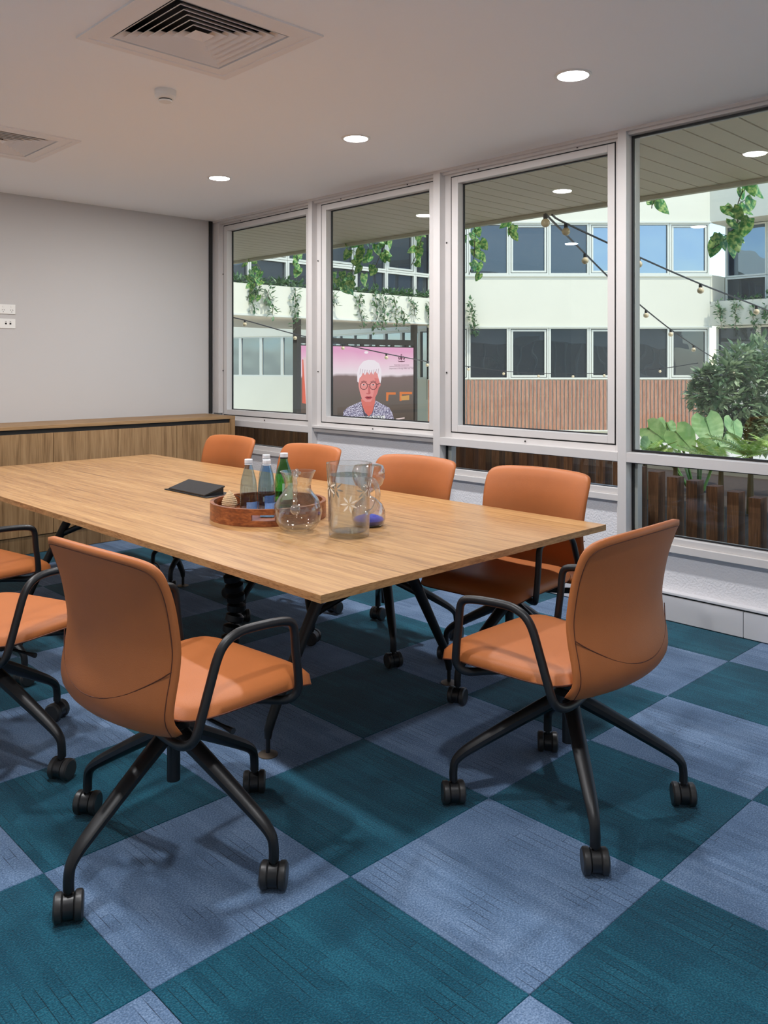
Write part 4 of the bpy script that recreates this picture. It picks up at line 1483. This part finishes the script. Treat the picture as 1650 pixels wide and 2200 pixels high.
def win_unit(sd_, x0, x1, z0, z1, y, sash, glassmat, deep=0.10):
    w = sd_.put('window', MB().frame_y(x0, x1, y - 0.02, y + deep, z0, z1, 0.055), M['winframe'])
    if sash:
        put('sash', MB().frame_y(x0 + 0.075, x1 - 0.075, y + 0.0, y + 0.05, z0 + 0.075, z1 - 0.075, 0.055), M['winframe'], w)
    put('pane', MB().box(x0 + 0.02, x1 - 0.02, y + 0.055, y + 0.065, z0 + 0.02, z1 - 0.02), glassmat, w)
    return w

# -- the slanting front opposite (chamfer of the courtyard)
DF = 26.0
ch = Side((CAM.x + DF * FW.x, CAM.y + DF * FW.y, 0), -YAW)
LZ0, LZ1, UZ0, UZ1, PT = 0.955, 2.576, 4.205, 5.817, 6.85
mx0, pitch = 2.633, 1.249
xl, xr = 1.36, mx0 + 6 * pitch + 0.06
ch.put('front_wall', MB().box(xl, xr, 0, 0.35, LZ1, UZ0).box(xl, xr, 0, 0.35, UZ1, PT).box(xl, xr, 0.06, 0.35, -0.8, LZ0), M['facade'])
ch.put('sill_line', MB().box(xl, xr, -0.04, 0.02, UZ0 - 0.06, UZ0).box(xl, xr, -0.03, 0.02, LZ1 - 0.015, LZ1 + 0.035).box(xl, xr, -0.03, 0.02, UZ1, UZ1 + 0.05), M['winframe'])
ch.put('interior', MB().box(xl, xr, 0.5, 0.6, 0.3, 6.0), plain('dark_interior', lin(24, 24, 26), 0.9))
for k in range(-1, 6):
    for (z0, z1) in ((LZ0, LZ1), (UZ0, UZ1)):
        win_unit(ch, mx0 + k * pitch + 0.005, mx0 + (k + 1) * pitch - 0.005, z0, z1, 0.03, k % 2 == 1, M['fglass2'] if (k >= 3 and z0 > 3) else M['fglass'])
bm_me = MB().box(-0.038, 0.038, -0.035, 0.0, 0, 1.55).mesh('batten')
x = xl + 0.05
while x < xr - 0.02:
    ch.link('batten', bm_me, M['batten'], (x, 0.04, -0.62))
    x += 0.1215
for zz in (0.42, -0.04):
    ch.put('batten_clip_rail', MB().box(xl, xr, 0.035, 0.05, zz, zz + 0.03), plain('rail_metal', lin(206, 198, 170), 0.5))
ch.put('base_strip', MB().box(xl, xr, -0.02, 0.1, -0.66, -0.62), M['winframe'])

# -- wing parallel to the room's end wall, over an open undercroft
YL = 14.9
lw_ = Side((0, YL, 0), 0)
lw_.put('parapet', MB().box(4.0, 18.45, 0.0, 0.18, 2.61, 3.35), M['facade'])
lw_.put('parapet_lip', MB().box(4.0, 18.45, -0.03, 0.20, 2.585, 2.63), M['winframe'])
lw_.put('planter_soil', MB().box(4.0, 18.45, 0.18, 1.0, 2.7, 3.22), M['soil'])
lw_.put('roof_edge', MB().box(4.0, 18.6, 0.3, 1.6, UZ1 + 0.02, PT), M['facade'])
lw_.put('undercroft_slab', MB().box(4.0, 18.6, 0.18, 6.5, 2.68, 2.95), M['soffit'])
sl = MB().box(0, 0.135, 0.18, 6.5, 2.645, 2.68).mesh('soffit_slat')
x = 8.0
while x < 18.4:
    lw_.link('soffit_slat', sl, M['soffit'], (x, 0, 0))
    x += 0.15
WY = 1.12
for k in range(12):
    a = 4.1 + k * 1.22
    win_unit(lw_, a, a + 1.21, 3.05, 4.17, WY, False, M['fglass'])
    win_unit(lw_, a, a + 1.21, 4.18, UZ1, WY, k % 2 == 0, M['fglass'])
lw_.put('upper_interior', MB().box(4.0, 18.6, WY + 0.4, WY + 0.5, 2.9, 6.0), plain('dark_room', lin(30, 32, 34), 0.9))

# -- recessed ground floor wall beyond the undercroft, a bent line
pl = [at(430, 800, 36.0), at(700, 800, 33.5), at(985, 800, 26.3)]
def wall_run(a, b):
    a, b = Vector((a.x, a.y, 0)), Vector((b.x, b.y, 0))
    ln = (b - a).length
    sd_ = Side(a, math.atan2((b - a).y, (b - a).x))
    sd_.put('ground_floor_wall', MB().box(0, ln, 0.0, 0.2, -0.8, 0.93), M['facade'])
    sd_.put('lintel', MB().box(0, ln, -0.03, 0.2, 2.58, 4.6), M['facade'])
    sd_.put('back_room', MB().box(0, ln, 0.6, 0.7, 0, 2.7), plain('dark_room_back', lin(36, 40, 44), 0.9))
    n = max(1, round(ln / 1.1))
    for q in range(n):
        w = sd_.put('window', MB().frame_y(q * ln / n, (q + 1) * ln / n, 0.0, 0.1, 0.93, 2.58, 0.06), M['winframe'])
        put('pane', MB().box(q * ln / n + 0.03, (q + 1) * ln / n - 0.03, 0.06, 0.07, 0.95, 2.56), M['fglass2'], w)
wall_run(pl[0], pl[1])
wall_run(pl[1], pl[2])

# -- wing on the far side, parallel to the room's window wall
XR = 24.42
rw = Side((XR, 9.94, 0), -PI / 2)
rw.put('parapet', MB().box(0.0, 16, 0.0, 0.18, 2.62, 3.37), M['facade'])
rw.put('planter_soil', MB().box(0.0, 16, 0.18, 1.0, 2.7, 3.24), M['soil'])
rw.put('roof_edge', MB().box(-0.05, 16, 0.0, 1.3, UZ1 + 0.02, PT), M['facade'])
rw.put('floor_slab', MB().box(0.0, 16, 0.18, 4.0, 2.62, 2.9), M['facade'])
rw.put('side_wall', MB().box(-0.1, 0.02, 0.0, 1.2, 3.3, UZ0).box(-0.1, 16, 0.3, 0.4, -0.8, 0.9), M['facade'])
for k in range(8):
    a = 0.05 + k * 1.3
    win_unit(rw, a, a + 1.29, 3.05, 4.17, 1.0, False, M['fglass'])
    win_unit(rw, a, a + 1.29, 4.18, UZ1, 1.0, False, M['fglass2'])
    win_unit(rw, a, a + 1.29, 0.9, 2.6, 0.35, False, M['fglass'])
rw.put('dark_core', MB().box(0.0, 16, 1.6, 1.7, 0, 6.0), plain('dark_core', lin(28, 30, 32), 0.9))

# planting on the parapets
def shrubs(parent_name, label, pts, n, size, seed, rad, group):
    base = pts[0].copy()
    t = thing(parent_name, label, 'plant', base, group=group)
    f_ = put('foliage', leaf_cloud([(p - base, rad) for p in pts], n, size, seed, 0.5), M['ivy'], t)
    f_['kind'] = 'stuff'
    put('stems', MB().tube([p - base + Vector((0, 0, -0.10)) for p in pts] if len(pts) > 1 else [(0, 0, -0.1), (0, 0, 0.1)], 0.012, 5), M['stem'], t)
    return t
names_s = ['nearest the end wall', 'second along the parapet', 'third along the parapet', 'fourth along the parapet', 'over the screen', 'at its far end']
for q in range(6):
    xa = 9.6 + q * 1.5
    shrubs('parapet_shrub', 'leafy shrubs on the white parapet beyond the end windows, ' + names_s[q], [Vector((xa + 0.24 * j, YL + 0.34, 3.40)) for j in range(6)], 300, 0.17, 60 + q, 0.17, 'shrubs on the planted wing')
for q in range(3):
    shrubs('parapet_shrub', 'low leafy shrubs on the far wing parapet, ' + ['at the corner', 'second from the corner', 'third from the corner'][q], [Vector((XR + 0.25, 9.2 - q * 1.5 - 0.28 * j, 3.38)) for j in range(5)], 200, 0.16, 80 + q, 0.18, 'shrubs on the far wing')
for q in range(2):
    shrubs('parapet_shrub', 'tuft of leaves on the roof edge of the far wing, ' + ['by the corner', 'further along'][q], [Vector((XR + 0.2, 8.2 - q * 1.6 - 0.3 * j, PT + 0.08)) for j in range(3)], 70, 0.15, 90 + q, 0.15, 'shrubs on the far wing')

def ivy(top, length, label, seed, group, sway=0.12, dense=46, size=0.15):
    R5 = random.Random(seed)
    t = thing('trailing_ivy', label, 'plant', top, group=group)
    pts = [Vector((0, 0, 0))]
    x_ = y_ = 0.0
    n = 7
    for k in range(1, n + 1):
        x_ += R5.uniform(-1, 1) * sway * 0.5
        y_ += R5.uniform(-1, 0.6) * 0.03
        pts.append(Vector((x_, y_ , -length * k / n)))
    path = spline(pts, 4)
    put('stem', MB().tube(path, 0.008, 5), M['stem'], t, smooth=True)
    cl = [(p, 0.10) for p in path]
    f_ = put('foliage', leaf_cloud(cl, dense, size, seed + 1, 1.0), M['ivy'], t)
    f_['kind'] = 'stuff'
    return t
def ivy_at(u, v0, v1, y_plane, label, seed, group, dense=46):
    dirv = at(u, v0, 1.0) - CAM
    tt = (y_plane - CAM.y) / dirv.y
    top = CAM + dirv * tt
    ln = (v1 - v0) / FPX * tt
    ivy(top, ln, label, seed, group, dense=dense)
gl_ = 'ivy trails on the planted wing'
for q, (u, v0, v1, dn) in enumerate([(545, 608, 660, 90), (578, 622, 678, 60), (634, 620, 700, 60), (773, 634, 706, 70), (808, 636, 712, 70), (822, 640, 706, 60), (848, 638, 700, 50), (862, 660, 702, 40), (884, 640, 680, 40), (921, 648, 706, 90), (716, 628, 660, 30)]):
    ivy_at(u, v0, v1, YL - 0.06, 'ivy trailing down the white parapet, %s' % ['by the end wall', 'next to the end trail', 'beside the screen post', 'left of the caption crest', 'above the presenter', 'beside that trail', 'over the crest', 'short one over the crest', 'thin one past the crest', 'bushy one at the window edge', 'short one by the sash'][q], 120 + 3 * q, gl_, dn)
def ivy_atx(u, v0, v1, x_plane, label, seed, group, dense=46):
    dirv = at(u, v0, 1.0) - CAM
    tt = (x_plane - CAM.x) / dirv.x
    ivy(CAM + dirv * tt, (v1 - v0) / FPX * tt, label, seed, group, dense=dense)
for q, (u, v0, v1) in enumerate([(1545, 648, 700), (1584, 648, 705), (1618, 660, 712), (1646, 655, 690)]):
    ivy_atx(u, v0, v1, XR - 0.06, 'ivy trailing over the far wing parapet, trail ' + ['at the corner', 'second from the corner', 'third from the corner', 'fourth from the corner'][q], 180 + 3 * q, 'ivy trails on the far wing', 70)
ivy(at(1010, 648, 25.7), 0.95, 'ivy strand on the slanting office front beside the wing', 230, 'ivy on the office front', dense=90)

# ================================================================== LARGE SCREEN
YS_ = 16.2
SX0, SX1, SZ0, SZ1 = 13.25, 17.66, -0.56, 1.93
scr = thing('led_screen', 'large outdoor screen showing a presenter with short white hair and glasses', 'screen', ((SX0 + SX1) / 2, YS_, -0.75))
ox, oz_ = (SX0 + SX1) / 2, -0.75
def sbox(name, x0, x1, y0, y1, z0, z1, mat):
    return put(name, MB().box(x0 - ox, x1 - ox, y0, y1, z0 - oz_, z1 - oz_), mat, scr)
sbox('frame_post', SX0 - 0.16, SX0 - 0.02, -0.02, 0.16, -0.75, 2.64, M['screen_frame'])
sbox('frame_post', SX1 + 0.02, SX1 + 0.14, -0.02, 0.16, -0.75, 2.64, M['screen_frame'])
sbox('top_truss', SX0 - 0.16, SX1 + 0.14, 0.0, 0.14, 2.0, 2.16, M['screen_frame'])
sbox('cabinet', SX0 - 0.02, SX1 + 0.02, 0.02, 0.14, SZ0 - 0.02, SZ1 + 0.03, M['screen_frame'])
for q in range(7):
    xx = SX0 + 0.35 + q * 0.62
    sbox('hanger', xx, xx + 0.12, 0.0, 0.06, SZ1 + 0.02, 2.01, M['screen_frame'])
# picture shown on the screen: flat layers of light
def scol(name, r, g, b, s=1.0):
    c = lin(r, g, b)
    return emis('screen_' + name, c, s)
lay = [0]
def spx(u, v):
    dv = at(u, v, 1.0) - CAM
    tt = (YS_ - CAM.y) / dv.y
    p_ = CAM + dv * tt
    return (p_.x - ox, p_.z - oz_)
def flat(name, pix, mat, conv=True):
    lay[0] += 1
    y_ = 0.018 - 0.0022 * lay[0]
    pts = [spx(*q) for q in pix] if conv else pix
    n = len(pts)
    return put(name, MB().add([(a, y_, b) for a, b in pts], [tuple(range(n))]), mat, picture)
def crop(a, b):           # pixel read in a magnified crop of the photograph
    return (620 + a * 0.20606, 680 + b * 0.20606)
def grad_mat(name, stops):
    m, N, L, B = mat_new('screen_' + name)
    N.remove(B)
    tc = N.new('ShaderNodeTexCoord')
    sp_ = N.new('ShaderNodeSeparateXYZ')
    L.new(tc.outputs['Object'], sp_.inputs[0])
    mr = N.new('ShaderNodeMapRange')
    mr.inputs['From Min'].default_value = SZ0 - oz_
    mr.inputs['From Max'].default_value = SZ1 - oz_
    L.new(sp_.outputs['Z'], mr.inputs['Value'])
    nz = N.new('ShaderNodeTexNoise')
    nz.inputs['Scale'].default_value = 1.4
    L.new(tc.outputs['Object'], nz.inputs['Vector'])
    ad = N.new('ShaderNodeMath'); ad.operation = 'MULTIPLY_ADD'; ad.inputs[1].default_value = 0.10
    L.new(nz.outputs['Fac'], ad.inputs[0]); L.new(mr.outputs[0], ad.inputs[2])
    r = N.new('ShaderNodeValToRGB')
    e = r.color_ramp.elements
    e[0].position, e[0].color = stops[0][0], stops[0][1]
    e[1].position, e[1].color = stops[-1][0], stops[-1][1]
    for p_, c_ in stops[1:-1]:
        q_ = e.new(p_); q_.color = c_
    L.new(ad.outputs[0], r.inputs[0])
    em = N.new('ShaderNodeEmission')
    L.new(r.outputs[0], em.inputs[0])
    L.new(em.outputs[0], N['Material Output'].inputs['Surface'])
    return m
bgm = grad_mat('backdrop', [(0.0, lin(84, 76, 70)), (0.45, lin(112, 100, 96)), (0.70, lin(132, 112, 112)), (0.735, lin(244, 226, 236)), (0.86, lin(246, 206, 226)), (1.04, lin(238, 170, 208))])
picture = put('picture', MB().box(SX0 - ox, SX1 - ox, 0.017, 0.02, SZ0 - oz_, SZ1 - oz_), bgm, scr)
flat('red_blur', [(650, 772), (661, 774), (661, 868), (650, 866)], scol('red', 232, 112, 92))
flat('pale_bar', [(652, 768), (664, 769), (664, 898), (660, 898)], scol('pale', 236, 206, 210))
for (a0, b0, a1, b1) in ((1020, 790, 1120, 880), (1160, 785, 1290, 880)):
    flat('orange_seat', [crop(a0, b0), crop(a1, b0), crop(a1, b0 + 25), crop(a0 + 25, b0 + 25), crop(a0 + 20, b1), crop(a0, b1)], scol('orange', 226, 128, 72))
flat('warm_glow', [crop(1170, 830), crop(1260, 820), crop(1260, 870), crop(1180, 875)], scol('glow', 214, 160, 96))
# jacket, neck, face, hair
jm, N, L, B = mat_new('screen_jacket')
N.remove(B)
tc = N.new('ShaderNodeTexCoord'); nz = N.new('ShaderNodeTexNoise'); nz.inputs['Scale'].default_value = 34
L.new(tc.outputs['Object'], nz.inputs['Vector'])
r = N.new('ShaderNodeValToRGB'); r.color_ramp.elements[0].position = 0.44; r.color_ramp.elements[0].color = lin(92, 84, 120)
r.color_ramp.elements[1].position = 0.56; r.color_ramp.elements[1].color = lin(222, 214, 236)
L.new(nz.outputs['Fac'], r.inputs[0]); em = N.new('ShaderNodeEmission'); L.new(r.outputs[0], em.inputs[0]); L.new(em.outputs[0], N['Material Output'].inputs['Surface'])
flat('jacket', [crop(*q) for q in [(560, 1120), (575, 985), (620, 945), (745, 890), (800, 880), (900, 870), (960, 905), (1050, 950), (1085, 1010), (1110, 1120)]], jm)
flat('collar_shade', [crop(*q) for q in [(752, 885), (800, 1010), (860, 1035), (905, 880), (890, 960), (862, 1050), (790, 1050)]], scol('collar', 96, 86, 104))
flat('neck', [crop(*q) for q in [(755, 860), (905, 850), (900, 900), (870, 1010), (835, 1040), (798, 1000), (765, 920)]], scol('neck', 226, 120, 112))
face = [(725, 660), (735, 600), (770, 565), (850, 555), (925, 580), (950, 650), (945, 720), (925, 800), (895, 860), (850, 890), (800, 890), (765, 862), (745, 800), (730, 730)]
flat('face', [crop(*q) for q in face], scol('skin', 238, 150, 148))
flat('cheek_shade', [crop(*q) for q in [(895, 640), (950, 650), (945, 720), (925, 800), (895, 860), (860, 885), (885, 800), (900, 720)]], scol('skin2', 226, 128, 126))
flat('ear', [crop(*q) for q in [(940, 680), (958, 672), (956, 720), (938, 745)]], scol('skin3', 230, 138, 136))
hair = [(715, 680), (712, 590), (735, 520), (775, 470), (830, 450), (890, 455), (940, 490), (965, 560), (965, 650), (955, 700), (940, 660), (925, 600), (900, 570), (880, 610), (860, 572), (840, 606), (815, 575), (795, 612), (775, 585), (755, 625), (738, 640), (728, 690)]
flat('hair', [crop(*q) for q in hair], scol('hair', 250, 236, 246))
for q in range(9):
    a = 745 + q * 23
    flat('hair_strand', [crop(a, 560 - 4 * abs(q - 4)), crop(a + 6, 560 - 4 * abs(q - 4)), crop(a - 4, 606), crop(a - 7, 604)], scol('strand', 196, 168, 184))
def ring_px(name, ca, cb, ra, rb, w, mat):
    lay[0] += 1
    y_ = 0.018 - 0.0022 * lay[0]
    n = 26
    v = []
    for k_ in range(n):
        t_ = 2 * PI * k_ / n
        for s_k in (0, w):
            x_, z_ = spx(*crop(ca + (ra - s_k) * math.cos(t_), cb + (rb - s_k) * math.sin(t_)))
            v.append((x_, y_, z_))
    f_ = [(2 * k_, 2 * ((k_ + 1) % n), 2 * ((k_ + 1) % n) + 1, 2 * k_ + 1) for k_ in range(n)]
    return put(name, MB().add(v, f_), mat, picture)
dk = scol('dark', 70, 44, 50)
for ca in (776, 872):
    flat('eye_white', [crop(ca + 22 * math.cos(t_ * PI / 6), 712 + 9 * math.sin(t_ * PI / 6)) for t_ in range(12)], scol('eyewhite', 232, 196, 200))
    flat('iris', [crop(ca + 8 * math.cos(t_ * PI / 5), 711 + 8 * math.sin(t_ * PI / 5)) for t_ in range(10)], dk)
    flat('brow', [crop(ca - 30, 678), crop(ca, 666), crop(ca + 30, 676), crop(ca + 28, 684), crop(ca, 675), crop(ca - 28, 686)], scol('brow', 168, 100, 104))
    ring_px('glasses_rim', ca, 722, 40, 42, 6, dk)
flat('glasses_bridge', [crop(814, 706), crop(834, 706), crop(834, 712), crop(814, 712)], dk)
flat('glasses_arm', [crop(910, 704), crop(945, 694), crop(945, 700), crop(910, 711)], dk)
flat('nose', [crop(*q) for q in [(820, 720), (828, 722), (842, 800), (828, 812), (800, 808), (796, 796), (816, 800)]], scol('nose', 206, 106, 108))
flat('mouth', [crop(*q) for q in [(780, 842), (805, 830), (822, 834), (840, 830), (862, 842), (840, 862), (805, 864)]], scol('lips', 190, 78, 88))
flat('mouth_line', [crop(*q) for q in [(786, 843), (820, 838), (856, 843), (820, 850)]], scol('mouthdark', 120, 40, 50))
# crest and two lines of lettering in the upper corner
crest = scol('crest', 110, 66, 86)
for poly_ in ([(1150, 410), (1172, 410), (1174, 440), (1161, 456), (1148, 440)], [(1158, 396), (1161, 388), (1164, 396), (1172, 397), (1166, 402), (1168, 409), (1161, 405), (1154, 409), (1156, 402), (1150, 397)],
              [(1146, 446), (1134, 452), (1128, 430), (1136, 412), (1142, 418), (1138, 432)], [(1176, 446), (1190, 452), (1198, 436), (1188, 424), (1184, 410), (1178, 414), (1184, 430)],
              [(1120, 458), (1140, 466), (1161, 462), (1182, 466), (1202, 458), (1190, 472), (1161, 474), (1132, 472)]):
    flat('crest_shape', [crop(*q) for q in poly_], crest)
def lettering(txt, a0, a1, b, hgt, mat, bold=0.0):
    cu = bpy.data.curves.new('lettering', 'FONT')
    cu.body = txt
    cu.align_x = 'LEFT'
    cu.offset = bold
    tmp = bpy.data.objects.new('lettering_tmp', cu)
    C.objects.link(tmp)
    bpy.context.view_layer.update()
    me = bpy.data.meshes.new_from_object(tmp.evaluated_get(bpy.context.evaluated_depsgraph_get()))
    bpy.data.objects.remove(tmp, do_unlink=True)
    xs_ = [v.co.x for v in me.vertices]
    w0 = max(xs_) - min(xs_)
    x0_, z0_ = spx(*crop(a0, b))
    x1_, _ = spx(*crop(a1, b))
    _, z1_ = spx(*crop(a0, b - hgt))
    lay[0] += 1
    y_ = 0.018 - 0.0022 * lay[0]
    sx_, sz_ = (x1_ - x0_) / w0, (z1_ - z0_) / 0.72
    mn = min(xs_)
    for v in me.vertices:
        v.co = ((v.co.x - mn) * sx_ + x0_, y_, v.co.y * sz_ + z0_)
    me.materials.clear()
    return link('lettering', me, mat, picture)
lettering('Australian Government', 1085, 1240, 512, 16, crest)
flat('rule', [crop(1033, 520), crop(1290, 528), crop(1290, 531), crop(1033, 523)], crest)
lettering('Department of Foreign Affairs and Trade', 1033, 1290, 549, 16, crest)
flat('caption_strip', [crop(*q) for q in [(660, 1046), (985, 1030), (985, 1110), (660, 1120)]], scol('caption', 244, 240, 240))
lettering('MORNING', 730, 966, 1082, 38, scol('caption_text', 40, 60, 96), 0.012)
flat('caption_bar', [crop(1100, 1062), crop(1190, 1050), crop(1190, 1062), crop(1100, 1078)], scol('bar', 240, 214, 214))
flat('lamp_glare', [crop(790 + 22 * math.cos(t_ * PI / 6), 375 + 14 * math.sin(t_ * PI / 6)) for t_ in range(12)], scol('glare', 255, 240, 248))
